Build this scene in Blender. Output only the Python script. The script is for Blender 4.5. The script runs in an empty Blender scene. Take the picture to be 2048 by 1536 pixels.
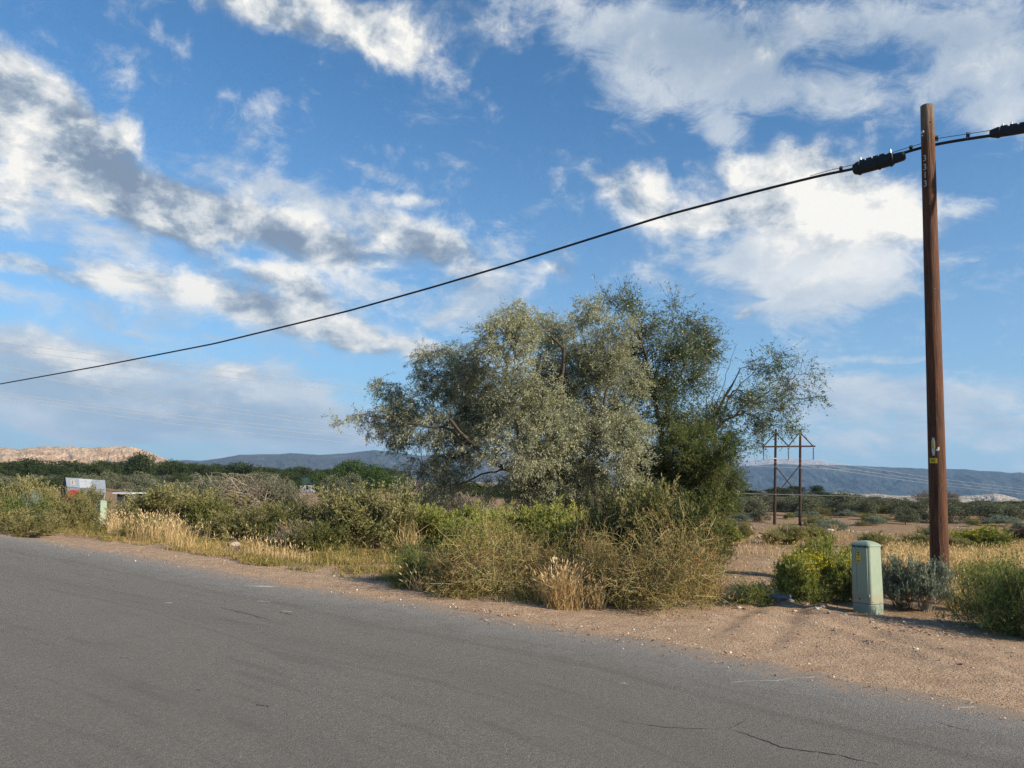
import bpy, math, random
import numpy as np
from mathutils import Matrix, Vector
sc = bpy.context.scene
# ------------------------------------------------------------------ camera
F = 1538.0                       # focal length in pixels of the 2048 wide photograph
EYE = 1.7
cd = bpy.data.cameras.new('camera'); cam = bpy.data.objects.new('camera', cd)
sc.collection.objects.link(cam); sc.camera = cam
cd.sensor_width = 36; cd.lens = F / 2048 * 36
cd.clip_start = .05; cd.clip_end = 60000
CR = Matrix.Rotation(math.radians(90 + 7.1), 3, 'X') @ Matrix.Rotation(math.radians(1.8), 3, 'Z')
cam.matrix_world = Matrix.Translation((0, 0, EYE)) @ CR.to_4x4()
def ray(px, py):
    return (CR @ Vector(((px - 1024) / F, -(py - 768) / F, -1))).normalized()
# ------------------------------------------------------------------ light and sky
SUN_AZ, SUN_EL = math.radians(121), math.radians(25)      # azimuth clockwise from the view direction (+Y)
SUNV = Vector((math.sin(SUN_AZ) * math.cos(SUN_EL), math.cos(SUN_AZ) * math.cos(SUN_EL), math.sin(SUN_EL)))
sl = bpy.data.lights.new('sun', 'SUN'); sl.energy = 5.0; sl.angle = math.radians(.6); sl.color = (1, .86, .66)
so = bpy.data.objects.new('sun', sl); sc.collection.objects.link(so)
so.rotation_euler = SUNV.to_track_quat('Z', 'Y').to_euler()
sc.view_settings.view_transform = 'Standard'; sc.view_settings.look = 'None'
sc.view_settings.exposure = 0.75; sc.view_settings.gamma = 1; sc.view_settings.use_curve_mapping = False
sc.cycles.max_bounces = 5; sc.cycles.diffuse_bounces = 2; sc.cycles.glossy_bounces = 2
sc.cycles.transmission_bounces = 3; sc.cycles.transparent_max_bounces = 8; sc.cycles.volume_bounces = 0
sc.cycles.use_adaptive_sampling = True; sc.cycles.adaptive_threshold = .012; sc.cycles.adaptive_min_samples = 8
sc.cycles.use_denoising = True; sc.cycles.denoiser = 'OPENIMAGEDENOISE'; sc.cycles.denoising_input_passes = 'RGB_ALBEDO_NORMAL'; sc.cycles.denoising_prefilter = 'NONE'

W = bpy.data.worlds.new('World'); sc.world = W; W.use_nodes = True
W.cycles.sampling_method = 'MANUAL'; W.cycles.sample_map_resolution = 512
class NT:
    def __init__(s, t): s.t = t; s.n = t.nodes; s.l = t.links
    def new(s, ty, ins=None, **kw):
        nd = s.n.new('ShaderNode' + ty)
        for k, v in kw.items(): setattr(nd, k, v)
        for k, v in (ins or {}).items(): s.put(nd.inputs[k], v)
        return nd
    def put(s, sock, v):
        if hasattr(v, 'is_output') or isinstance(v, bpy.types.NodeSocket): s.l.new(v, sock)
        else: sock.default_value = v
    def m(s, op, a, b=0.0, c=None, clamp=False):
        nd = s.new('Math', operation=op, use_clamp=clamp); s.put(nd.inputs[0], a); s.put(nd.inputs[1], b)
        if c is not None: s.put(nd.inputs[2], c)
        return nd.outputs[0]
    def v(s, op, a, b=None, out=0, scale=None):
        nd = s.new('VectorMath', operation=op); s.put(nd.inputs[0], a)
        if b is not None: s.put(nd.inputs[1], b)
        if scale is not None: s.put(nd.inputs['Scale'], scale)
        return nd.outputs[out]
    def mr(s, v, a, b, c=0.0, d=1.0, smooth=True):
        nd = s.new('MapRange', interpolation_type='SMOOTHSTEP' if smooth else 'LINEAR')
        for i, x in enumerate((v, a, b, c, d)): s.put(nd.inputs[i], x)
        return nd.outputs[0]
    def noise(s, vec, scale, detail=4, rough=.5, dist=0.0, col=False):
        nd = s.new('TexNoise'); s.put(nd.inputs['Vector'], vec)
        nd.inputs['Scale'].default_value = scale; nd.inputs['Detail'].default_value = detail
        nd.inputs['Roughness'].default_value = rough; nd.inputs['Distortion'].default_value = dist
        return nd.outputs['Color' if col else 'Fac']
    def mix(s, f, a, b, mode='MIX'):
        nd = s.new('Mix', data_type='RGBA', blend_type=mode); s.put(nd.inputs[0], f)
        s.put(nd.inputs[6], a); s.put(nd.inputs[7], b); return nd.outputs[2]
    def fmix(s, f, a, b):
        nd = s.new('Mix', data_type='FLOAT'); s.put(nd.inputs[0], f); s.put(nd.inputs[2], a); s.put(nd.inputs[3], b)
        return nd.outputs[0]
    def ramp(s, f, pts):
        nd = s.new('ValToRGB'); s.put(nd.inputs[0], f); e = nd.color_ramp.elements
        while len(e) < len(pts): e.new(.5)
        for i, (p, c) in enumerate(pts): e[i].position = p; e[i].color = (*c, 1) if len(c) == 3 else c
        return nd.outputs[0]
def srgb(h):
    c = [int(h[i:i + 2], 16) / 255 for i in (0, 2, 4)]
    return tuple([x / 12.92 if x < .04045 else ((x + .055) / 1.055) ** 2.4 for x in c] + [1.0])
T = NT(W.node_tree)
for nd in list(T.n): T.n.remove(nd)
sky = T.new('TexSky', sky_type='NISHITA', sun_disc=False); sky.sun_elevation = SUN_EL; sky.sun_rotation = SUN_AZ
sky.altitude = 1500; sky.air_density = 1.0; sky.dust_density = .6; sky.ozone_density = 2.5
SKY_STRENGTH = .12
tc = T.new('TexCoord').outputs['Generated']
sx = T.new('SeparateXYZ', {0: tc})
az = T.m('ARCTAN2', sx.outputs[0], sx.outputs[1]); el = T.m('ARCSINE', sx.outputs[2])
P = T.new('CombineXYZ', {0: az, 1: el}).outputs[0]
# heights of the clouds are seen from the side: stretch the noise towards the horizon
elc = T.m('MAXIMUM', el, 0.0)
st = T.m('POWER', T.m('ADD', elc, .03), .62)
Pn = T.new('CombineXYZ', {0: az, 1: T.m('MULTIPLY', st, 1.55), 2: .37}).outputs[0]
warp = T.v('SCALE', T.v('SUBTRACT', T.noise(Pn, 5.0, 3, .55, col=True), (.5, .5, .5)), scale=.055)
Pw = T.v('ADD', P, warp)
# each cloud is placed where it stands in the sky: (photo x, photo y, half width, half height, tilt, amount)
PS = T.new('SeparateXYZ', {0: Pw}); chain = [0.0]      # (each step waits for the one before it: keeps the shader small)
def blobs(lst):
    tot = None
    for (px, py, rx, ry, rot, a) in lst:
        d = ray(px, py)
        mp = T.new('Mapping', {0: T.new('CombineXYZ', {0: PS.outputs[0], 1: PS.outputs[1], 2: chain[0]}).outputs[0]}, vector_type='TEXTURE')
        mp.inputs['Location'].default_value = (math.atan2(d.x, d.y), math.asin(d.z), 0)
        mp.inputs['Rotation'].default_value = (0, 0, math.radians(rot - 1.8))
        mp.inputs['Scale'].default_value = (rx / F, ry / F, 1e6)
        g = T.mr(T.v('LENGTH', mp.outputs[0], out=1), 1.45, .15, 0.0, a)
        tot = g if tot is None else T.m('ADD', tot, g)
        chain[0] = tot
    return tot
CUMULUS = [(330,430,170,50,-10,.4),(640,475,190,60,-12,.35),(900,560,110,50,-12,.35),(700,600,200,50,-14,.25),(500,600,240,60,-12,.3),(150,390,180,60,-10,.3),(90,300,150,70,-20,.6),(1500,400,200,90,-5,.35),(1680,420,200,80,-8,.3),(210,740,230,40,-4,.35),(470,770,110,30,-4,.3),(470,2,190,34,-8,.85),(650,22,240,52,-12,.95),(780,62,130,44,-14,.8),(900,30,150,60,-10,.5),
 (15,205,110,80,-30,1.15),(110,250,120,66,-28,.95),(250,262,42,32,-50,.9),(180,320,190,62,-22,.75),(40,165,60,34,-30,.4),
 (60,395,150,34,-5,.5),(30,440,60,34,0,.5),(260,400,190,40,-12,.55),(440,412,180,46,-8,.65),(560,470,170,40,-16,.6),(330,370,60,26,-20,.5),
 (700,488,130,30,-14,.5),(820,475,130,42,-14,.85),(905,515,100,36,-20,.6),(640,500,160,36,-14,.4),
 (740,352,150,15,-8,.4),(800,402,110,11,0,.5),(700,400,60,12,0,.3),
 (110,560,170,20,-3,.85),(250,560,110,26,-6,.6),(400,590,190,36,-12,.6),(440,520,120,30,-4,.45),(520,550,90,30,10,.5),(610,590,60,36,-8,.8),
 (560,635,200,36,-14,.8),(710,668,110,34,-14,.9),(840,690,60,30,-10,.85),
 (1270,390,95,58,-20,.85),(1190,350,50,18,-30,.35),(1400,425,130,30,2,.6),(1560,345,130,52,5,.8),(1700,400,160,66,-12,1.0),(1620,450,140,60,0,.7),(1800,440,70,46,-10,.6),
 (1500,624,24,17,0,.75),(1110,505,55,40,-20,.45),(1130,548,50,20,-20,.4),(470,742,60,17,0,.55),(150,705,160,26,-4,.55),(420,735,150,20,-4,.3)]
VEIL = [(600,450,330,80,-12,.35),(450,590,420,90,-10,.3),(300,760,460,90,-4,.6),(350,850,560,60,-4,.5),(1820,830,300,70,-3,.5),(1700,790,160,24,-3,.35),(200,400,260,60,-5,.3),(1400,130,420,110,-12,.18),(1850,120,260,130,-8,.12),(1640,520,260,150,-10,.35),(1000,600,190,110,-10,.3),(1180,40,230,65,-10,.6),(1380,120,210,70,-12,.7),(1240,195,90,50,-20,.6),(1420,205,120,62,-35,.65),(1470,275,60,40,-40,.5),
 (1560,40,200,34,-5,.45),(1700,60,140,46,-5,.6),(1660,195,170,36,-5,.5),(1940,90,150,90,-20,.75),(1330,60,120,40,-30,.4),(1480,140,120,40,-40,.5),(2000,190,90,60,-10,.55),(1980,230,70,26,0,.35),
 (1620,520,150,110,-10,.95),(1500,470,170,60,0,.45),(1640,600,120,46,20,.4),(1800,530,110,70,30,.25),(1400,540,160,60,0,.25),
 (1040,480,110,24,20,.3),(1070,430,80,15,18,.4),(960,292,36,9,-8,.4),(930,345,60,12,-6,.35),(980,560,130,60,-10,.4),(960,640,110,40,-5,.35),
 (1790,713,120,10,2,.55),(1965,310,70,12,-8,.5),(1935,405,65,14,5,.45),(2010,215,40,20,0,.3),
 (250,750,330,50,-5,.55),(560,760,190,60,-4,.4),(60,800,160,40,0,.4),(360,840,500,60,-4,.4),(180,862,150,9,-3,.35),(640,840,190,40,-3,.45),
 (640,400,260,26,-8,.4),(500,380,200,20,-6,.3),(380,640,260,30,-8,.25),(130,480,170,36,0,.2),(120,430,190,20,-4,.45),
 (1720,770,170,26,-3,.4),(1960,770,180,26,-3,.4),(1700,850,260,60,-3,.35),(1980,850,180,50,-3,.3),(1700,905,130,24,0,.5),
 (270,660,50,8,-10,.3),(430,673,40,7,0,.35),(65,115,30,9,0,.25),(30,600,160,30,-4,.35),(1540,615,30,14,0,.3),(820,605,150,40,-10,.25)]
SHADE = [(190,335,190,50,-24,.95),(70,300,120,26,-14,.5),(290,360,100,36,-30,.6),(20,440,90,46,0,.45),(420,478,200,18,-8,.3),(560,508,170,18,-12,.35),(860,538,140,18,-14,.35),(250,375,170,28,-12,.4),
 (1350,100,200,50,-10,.55),(1500,60,220,46,-5,.6),(700,100,160,24,-14,.4),(1110,510,60,34,-20,.9),(1650,130,260,60,-5,.5),(1960,60,200,40,-5,.3),
 (300,800,600,46,-4,.7),(200,612,300,16,-8,.2),(560,560,130,16,-10,.15),(1560,500,330,34,0,.15),(600,700,300,30,-8,.3),(930,345,80,16,-6,.4)]
bc, bv, bs = blobs(CUMULUS), blobs(VEIL), blobs(SHADE)
Pf = T.v('ADD', Pn, T.v('SCALE', warp, scale=1.2))
n1 = T.noise(Pf, 9.0, 8, .6); Lofs = (.028, .035, 0)
n2 = T.noise(T.v('ADD', Pf, Lofs), 9.0, 6, .6)
billow = T.noise(T.v('MULTIPLY', Pf, (1.0, .8, 1)), 24.0, 7, .62)
# away from the placed clouds the same broken cover goes on round the whole sky
aw = T.m('MULTIPLY', T.m('SUBTRACT', T.noise(Pn, 3.1, 4, .5), .51), 2.2)
front = T.mr(T.m('ABSOLUTE', az), .72, 1.0); up = T.mr(el, .66, .85)
outside = T.m('MAXIMUM', front, up)
bc = T.m('ADD', bc, T.m('MULTIPLY', T.m('MAXIMUM', aw, 0.0), outside))
dC = T.m('ADD', T.m('ADD', bc, T.m('MULTIPLY', T.m('SUBTRACT', n1, .5), 2.1)), T.m('MULTIPLY', T.m('SUBTRACT', billow, .5), 1.5))
aC = T.mr(dC, .05, 1.08)
strk = T.noise(T.v('MULTIPLY', Pf, (1.0, 1.45, 1)), 13.0, 7, .7, .6)
dV = T.m('ADD', T.m('ADD', bv, T.m('MULTIPLY', T.m('SUBTRACT', strk, .5), 2.3)), T.m('MULTIPLY', T.m('SUBTRACT', n1, .5), 1.6))
aV = T.mr(dV, .05, 1.05, 0.0, .88)
lit = T.m('ADD', .62, T.m('MULTIPLY', T.m('SUBTRACT', n1, n2), 3.6))
lit = T.m('ADD', lit, T.m('MULTIPLY', T.m('SUBTRACT', billow, .5), .9))
lit = T.m('SUBTRACT', lit, T.m('MULTIPLY', T.m('MULTIPLY', T.m('MINIMUM', bs, 1.15), T.mr(n2, .34, .62, .45, 1.15)), .56))
glow = blobs([(1680,400,220,110,-5,.8),(1640,520,160,120,0,.5),(1270,385,100,60,0,.3),(30,180,110,60,-30,.5),(120,225,90,34,-35,.35),(610,650,300,70,-12,.18),(250,260,50,36,0,.4)])
lit = T.m('ADD', lit, T.m('MULTIPLY', glow, .34), clamp=True)
cloudc = T.ramp(lit, [(0, srgb('7F90A6')[:3]), (.3, srgb('9DABBB')[:3]), (.6, srgb('CDD2D6')[:3]), (.85, srgb('E6E6E4')[:3]), (1, srgb('F8F5EE')[:3])])
lowwarm = T.mr(el, .0, .3, 1.0, 0.0)
cloudc = T.mix(T.m('MULTIPLY', lowwarm, .45), cloudc, srgb('B4C0CC'))
veilc = T.mix(T.m('ADD', T.m('ADD', T.m('MULTIPLY', glow, .9), .15), T.m('MULTIPLY', lit, .45), clamp=True), srgb('9FB2C8'), srgb('E6E8E8'))
veilc = T.mix(T.m('MINIMUM', T.m('MULTIPLY', bs, .7), 1.0), veilc, srgb('96A8BA'))
base = T.v('SCALE', T.mix(1.0, sky.outputs[0], (.69, 1.13, 1.31, 1), 'MULTIPLY'), scale=SKY_STRENGTH)
hz = T.mr(el, -.02, .5, 1.0, 0.0, smooth=False)
base = T.mix(T.m('MULTIPLY', T.m('POWER', hz, 1.7), .85), base, srgb('9DB6CB'))
colr = T.mix(aV, base, veilc)
colr = T.mix(aC, colr, cloudc)
bg = T.new('Background', {0: colr, 1: .64})
T.l.new(bg.outputs[0], T.new('OutputWorld').inputs[0])
# ------------------------------------------------------------------ helpers
COL = sc.collection
def at(px, py, Y):
    d = ray(px, py); return Vector((0, 0, EYE)) + d * (Y / d.y)
def lerp_tab(r, xs, zs): return np.interp(r, xs, zs)
RX = [0, 20, 40, 70, 95, 140, 300, 1000, 2500, 12000]
ZR = [0, 0, -.35, -1.7, -2.45, -1.0, -1.5, -8, -20, -24]
ZL = [0, 0, -.8, -2.6, -3.7, -4, -4, -8, -16, -20]
def sstep(a, b, x):
    t = np.clip((x - a) / (b - a), 0, 1); return t * t * (3 - 2 * t)
def vhash(ix, iy, seed):
    n = (ix.astype(np.int64) * 374761393 + iy.astype(np.int64) * 668265263 + seed * 974634777) & 0x7fffffff
    n = ((n ^ (n >> 13)) * 1274126177) & 0x7fffffff
    return ((n ^ (n >> 16)) & 0xffff) / 65535.0
def vnoise(x, y, seed=0):
    x = np.asarray(x, float); y = np.asarray(y, float)
    ix = np.floor(x); iy = np.floor(y); fx = x - ix; fy = y - iy
    fx = fx * fx * (3 - 2 * fx); fy = fy * fy * (3 - 2 * fy)
    a = vhash(ix, iy, seed); b = vhash(ix + 1, iy, seed); c = vhash(ix, iy + 1, seed); d = vhash(ix + 1, iy + 1, seed)
    return (a * (1 - fx) + b * fx) * (1 - fy) + (c * (1 - fx) + d * fx) * fy
def fbm(x, y, oct=4, seed=0, gain=.5):
    t = 0; amp = 1; tot = 0
    for o in range(oct):
        t = t + amp * vnoise(np.asarray(x) * 2 ** o, np.asarray(y) * 2 ** o, seed + o * 17); tot += amp; amp *= gain
    return t / tot - .5
def plane0(px, py):
    d = ray(px, py); return Vector((0, 0, EYE)) + d * (-EYE / d.z)
# the edge of the asphalt, followed from the near right to the far left
EDGE_PX = [(2048,1420),(1850,1392),(1724,1368),(1524,1324),(1324,1283),(1150,1254),(1024,1234),(850,1205),(700,1182),(520,1154),(350,1124),(180,1093),(0,1066)]
EDGE = [plane0(*p) for p in EDGE_PX]
EDGE = [Vector((p.x, p.y, 0)) for p in EDGE]
d0 = (EDGE[0] - EDGE[3]).normalized(); d1 = (EDGE[-1] - EDGE[-3]).normalized()
EDGE = [EDGE[0] + d0 * 60, EDGE[0] + d0 * 12] + EDGE + [EDGE[-1] + d1 * 10, EDGE[-1] + d1 * 60]
E = np.array([(p.x, p.y) for p in EDGE])
def edge_dist(x, y):
    """metres past the asphalt edge (negative on the road) and metres along it"""
    x = np.asarray(x, float); y = np.asarray(y, float)
    best = np.full(x.shape, 1e9); sgn = np.zeros(x.shape); al = np.zeros(x.shape); s0 = 0
    for i in range(len(E) - 1):
        a, b = E[i], E[i + 1]; ab = b - a; L = np.hypot(*ab)
        t = np.clip(((x - a[0]) * ab[0] + (y - a[1]) * ab[1]) / L ** 2, 0, 1)
        dx = x - a[0] - ab[0] * t; dy = y - a[1] - ab[1] * t; d = np.hypot(dx, dy)
        cr = ab[0] * dy - ab[1] * dx
        m = d < best - 1e-9; best = np.where(m, d, best); sgn = np.where(m, -np.sign(cr), sgn); al = np.where(m, s0 + t * L, al); s0 += L
    return best * np.where(sgn == 0, 1, sgn), al
def height(x, y):
    x = np.asarray(x, float); y = np.asarray(y, float)
    r = np.hypot(x, y); right = sstep(.02, .28, x / np.maximum(r, 1)) 
    z = np.interp(r, RX, ZR) * right + np.interp(r, RX, ZL) * (1 - right)
    e, al = edge_dist(x, y)
    off = sstep(.05, 1.6, e)
    z = z - .012 - .03 * sstep(0, .5, -e)                         # the bed runs on below the asphalt
    z = z + off * (fbm(x * .9, y * .9, 4, 3) * .10 + fbm(x * .12, y * .12, 3, 9) * .5 * sstep(15, 70, r) + .03)
    z = z + off * fbm(x * 6, y * 6, 3, 5) * .022 * (r < 60)
    z = z + fbm(x * .02, y * .02, 3, 31) * 2.2 * sstep(90, 260, r)
    # low windrow of graded dirt in front of the pedestal and the ruts of the driveway
    k = np.exp(-((x - 5.2) / 2.4) ** 2 - ((y - 10.1 + .12 * (x - 5)) / .42) ** 2)
    z = z + .055 * k * (1 + fbm(x * 5, y * 5, 2, 77))
    for q, (x0, sl_) in enumerate([(2.3, .55), (3.05, .52), (3.9, .38), (4.5, .3)]):
        c = x0 + (y - 9.0) * sl_ * (1 if q < 2 else -.8)
        z = z - off * .035 * np.exp(-((x - c) / .14) ** 2) * sstep(7, 8.6, y) * (1 - sstep(13, 19, y)) + off * .02 * np.exp(-((x - c - .25) / .1) ** 2) * sstep(7, 8.6, y) * (1 - sstep(13, 19, y))
    return z
def gz(x, y): return float(height(np.array([x]), np.array([y]))[0])
def gp(px, py):
    d = ray(px, py); o = Vector((0, 0, EYE)); z = 0.0
    if d.z > -1e-4: d = Vector((d.x, d.y, -1e-4))
    t = EYE / -d.z
    lo, hi = 1.0, min(t * 3, 2500)
    prev = lo
    for k in range(1, 600):                                  # first meeting of the view ray with the terrain
        tt = lo * (hi / lo) ** (k / 599); p = o + d * tt
        if p.z <= gz0(p.x, p.y):
            a, b = prev, tt
            for _ in range(18):
                m = (a + b) / 2; q = o + d * m
                if q.z <= gz0(q.x, q.y): b = m
                else: a = m
            p = o + d * b; return Vector((p.x, p.y, gz(p.x, p.y)))
        prev = tt
    p = o + d * hi; return Vector((p.x, p.y, gz(p.x, p.y)))
def gz0(x, y):
    r = math.hypot(x, y); s = max(0, min(1, (x / max(r, 1) - .02) / .26)); s = s * s * (3 - 2 * s)
    return float(np.interp(r, RX, ZR)) * s + float(np.interp(r, RX, ZL)) * (1 - s)

def tag(o, label=None, cat=None, group=None, kind=None):
    if label: o['label'] = label
    if cat: o['category'] = cat
    if group: o['group'] = group
    if kind: o['kind'] = kind
    return o
def empty(name, loc=(0, 0, 0), rz=0):
    o = bpy.data.objects.new(name, None); COL.objects.link(o); o.location = loc; o.rotation_euler[2] = rz
    o.empty_display_size = .1; return o
class Geo:
    def __init__(s): s.V = []; s.F = []; s.T = []; s.n = 0; s.M = []
    def add(s, V, F, tint=.5, mi=0):
        V = np.asarray(V, float).reshape(-1, 3); F = np.asarray(F, np.int64)
        s.V.append(V); s.F.append(F + s.n); s.n += len(V)
        s.T.append(np.broadcast_to(np.asarray(tint, float), (len(V),)).copy()); s.M.append(np.full(len(F), mi)); return s
    def box(s, c, sz, R=None, tint=.5, mi=0, taper=1.0):
        c = np.array(c, float); h = np.array(sz, float) / 2
        v = np.array([(x, y, z) for z in (-1, 1) for (x, y) in ((-1, -1), (1, -1), (1, 1), (-1, 1))], float) * h
        v[4:, :2] *= taper
        if R is not None: v = v @ np.array(R).T
        return s.add(v + c, [(0, 3, 2, 1), (4, 5, 6, 7), (0, 1, 5, 4), (1, 2, 6, 5), (2, 3, 7, 6), (3, 0, 4, 7)], tint, mi)
    def beam(s, a, b, w, h=None, tint=.5, n=1):
        a = np.array(a, float); b = np.array(b, float); d = b - a; L = np.linalg.norm(d); d /= L
        r = np.array((0, 0, 1.)) if abs(d[2]) < .9 else np.array((0, 1., 0)); u = np.cross(d, r); u /= np.linalg.norm(u); v = np.cross(u, d)
        return s.box((a + b) / 2, (w, h or w, L), np.stack([u, v, d], 1), tint)
    def mesh(s, name, mats, smooth=False):
        me = bpy.data.meshes.new(name)
        if not isinstance(mats, (list, tuple)): mats = [mats]
        V = np.concatenate(s.V); T_ = np.concatenate(s.T)
        cnt = np.concatenate([np.full(len(f), f.shape[1]) for f in s.F]); lp = np.concatenate([f.ravel() for f in s.F])
        me.vertices.add(len(V)); me.vertices.foreach_set('co', V.ravel().astype(np.float32))
        me.loops.add(len(lp)); me.loops.foreach_set('vertex_index', lp.astype(np.int32))
        me.polygons.add(len(cnt)); st_ = np.concatenate([[0], np.cumsum(cnt)[:-1]])
        me.polygons.foreach_set('loop_start', st_.astype(np.int32))
        mi = np.concatenate(s.M)
        if mi.any(): me.polygons.foreach_set('material_index', mi.astype(np.int32))
        me.update(calc_edges=True)
        me.polygons.foreach_set('use_smooth', np.full(len(cnt), bool(smooth)))
        a = me.attributes.new('tint', 'FLOAT', 'POINT'); a.data.foreach_set('value', T_.astype(np.float32))
        for m in mats: me.materials.append(m)
        return me
    def obj(s, name, mats, parent=None, smooth=False, loc=None):
        o = bpy.data.objects.new(name, s.mesh(name, mats, smooth)); COL.objects.link(o)
        if parent is not None: o.parent = parent
        if loc is not None: o.location = loc
        return o
def unit(v): return v / np.maximum(np.linalg.norm(v, axis=-1, keepdims=True), 1e-9)
def tubes(P, R, s=3):
    P = np.asarray(P, float); R = np.asarray(R, float); n, k, _ = P.shape
    Tn = unit(np.gradient(P, axis=1)); ref = np.where(np.abs(Tn[:, :1, 2:3]) > .8, np.array([[[1., 0, 0]]]), np.array([[[0, 0, 1.]]]))
    u = unit(np.cross(Tn, np.broadcast_to(ref, Tn.shape))); v = np.cross(Tn, u)
    a = np.arange(s) / s * 2 * math.pi
    V = P[:, :, None] + R[:, :, None, None] * (u[:, :, None] * np.cos(a)[None, None, :, None] + v[:, :, None] * np.sin(a)[None, None, :, None])
    i = np.arange(n)[:, None, None] * k * s; j = np.arange(k - 1)[None, :, None] * s; q = np.arange(s)[None, None, :]
    a0 = i + j + q; b0 = i + j + (q + 1) % s
    return V.reshape(-1, 3), np.stack([a0, b0, b0 + s, a0 + s], -1).reshape(-1, 4)
def ribbons(P, Wd, side):
    n, k, _ = P.shape; S = side[:, None] * Wd[..., None] / 2
    V = np.stack([P - S, P + S], 2).reshape(-1, 3)
    i = np.arange(n)[:, None] * k * 2; j = np.arange(k - 1)[None] * 2; a = i + j
    return V, np.stack([a, a + 1, a + 3, a + 2], -1).reshape(-1, 4)
def leaves(C, D, L, Wd, rng, flat=None):
    D = unit(D); r = rng.normal(size=D.shape)
    if flat is not None: r = r * (1 - flat) + np.array((0, 0, 1.)) * flat
    S = unit(np.cross(D, r)); L = np.asarray(L).reshape(-1, 1); Wd = np.asarray(Wd).reshape(-1, 1)
    m = C + D * L * .5
    V = np.stack([C, m + S * Wd / 2, C + D * L, m - S * Wd / 2], 1).reshape(-1, 3)
    return V, np.arange(len(C) * 4).reshape(-1, 4)
# ------------------------------------------------------------------ materials
def newmat(name):
    m = bpy.data.materials.new(name); m.use_nodes = True; t = NT(m.node_tree)
    for nd in list(t.n): t.n.remove(nd)
    t.out = t.new('OutputMaterial'); return m, t
def pbr(t, col, rough=.8, metal=0.0, bump=None, bstr=.3, bdist=.02, spec=.3):
    b = t.new('BsdfPrincipled', {'Base Color': col, 'Roughness': rough, 'Metallic': metal, 'Specular IOR Level': spec})
    if bump is not None:
        t.l.new(t.new('Bump', {'Height': bump, 'Strength': bstr, 'Distance': bdist}).outputs[0], b.inputs['Normal'])
    t.l.new(b.outputs[0], t.out.inputs[0]); return b
def plain(name, c, rough=.6, metal=0.0, var=.12, scale=6.0, spec=.3, bstr=.15):
    m, t = newmat(name); tc_ = t.new('TexCoord').outputs['Object']; n = t.noise(tc_, scale, 5, .6)
    col = t.mix(n, tuple(x * (1 - var) for x in c[:3]) + (1,), tuple(min(1, x * (1 + var)) for x in c[:3]) + (1,))
    pbr(t, col, rough, metal, t.noise(tc_, scale * 6, 3), bstr, .004, spec); return m
def leafmat(name, cols, trans=.28, var=.5, gloss=0.0):
    """leaf colours picked leaf by leaf through the tint attribute, and plant by plant"""
    m, t = newmat(name); a = t.new('Attribute', attribute_name='tint').outputs['Fac']
    oi = t.new('ObjectInfo').outputs['Random']
    f = t.m('ADD', a, t.m('MULTIPLY', t.m('SUBTRACT', oi, .5), .22), clamp=True)
    k = len(cols); col = t.ramp(f, [(i / (k - 1), c) for i, c in enumerate(cols)])
    d = t.new('BsdfDiffuse', {0: col}); tr = t.new('BsdfTranslucent', {0: t.mix(1.0, col, (1.15, 1.2, .75, 1), 'MULTIPLY')})
    mx = t.new('MixShader', {0: trans}); t.l.new(d.outputs[0], mx.inputs[1]); t.l.new(tr.outputs[0], mx.inputs[2]); o = mx.outputs[0]
    if gloss:
        g = t.new('BsdfGlossy', {0: (.8, .85, .9, 1), 'Roughness': .45}); m2 = t.new('MixShader', {0: gloss}); t.l.new(o, m2.inputs[1]); t.l.new(g.outputs[0], m2.inputs[2]); o = m2.outputs[0]
    t.l.new(o, t.out.inputs[0]); return m
M = {}
M['silver'] = leafmat('silver_leaf', [(.20, .215, .14), (.29, .30, .205), (.37, .38, .265), (.45, .445, .30)], .36, gloss=.02)
M['elm'] = leafmat('elm_leaf', [(.07, .10, .04), (.12, .16, .065), (.19, .22, .10)], .38, gloss=.05)
M['tamarisk'] = leafmat('feathery_leaf', [(.06, .09, .03), (.12, .155, .055), (.20, .21, .085)], .38)
M['bark'] = plain('dark_bark', (.07, .055, .042), .9, var=.4, scale=9, bstr=.6)
M['grease'] = leafmat('olive_brush_leaf', [(.085, .095, .035), (.19, .185, .075), (.275, .255, .115), (.36, .31, .17)], .25)
M['grease_dark'] = leafmat('dark_brush_leaf', [(.06, .075, .025), (.12, .135, .045), (.21, .205, .075)], .22)
M['rabbit'] = leafmat('rabbitbrush_leaf', [(.08, .12, .03), (.18, .22, .06), (.29, .30, .09), (.42, .38, .11)], .3)
M['green'] = leafmat('fresh_green_leaf', [(.07, .105, .03), (.14, .18, .055), (.25, .27, .10)], .3)
M['bloom'] = leafmat('yellow_bloom', [(.45, .36, .03), (.62, .50, .05)], .2)
M['thistle'] = leafmat('tumbleweed_leaf', [(.12, .08, .035), (.21, .145, .06), (.29, .175, .085), (.38, .20, .12)], .2)
M['sage'] = leafmat('sagebrush_leaf', [(.11, .135, .10), (.20, .235, .18), (.31, .35, .28)], .15)
M['dry'] = leafmat('dry_grass_blade', [(.24, .155, .075), (.38, .26, .13), (.52, .37, .19), (.66, .50, .29)], .3)
M['weed'] = leafmat('mixed_weed_blade', [(.11, .12, .035), (.23, .20, .07), (.40, .30, .13)], .3)
M['dead'] = leafmat('dead_twig', [(.13, .105, .08), (.22, .185, .14), (.33, .285, .215)], .05)
M['stem'] = leafmat('woody_stem', [(.10, .08, .05), (.19, .15, .09), (.30, .25, .14)], .0)
M['stemg'] = leafmat('pale_green_stem', [(.20, .20, .08), (.33, .31, .13), (.45, .40, .2)], .0)
M['fartree'] = leafmat('far_tree_leaf', [(.022, .036, .018), (.042, .06, .026), (.07, .09, .035)], .12)
M['fargreen'] = leafmat('far_green_tree_leaf', [(.03, .055, .015), (.055, .09, .025), (.09, .13, .04)], .15)
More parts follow.
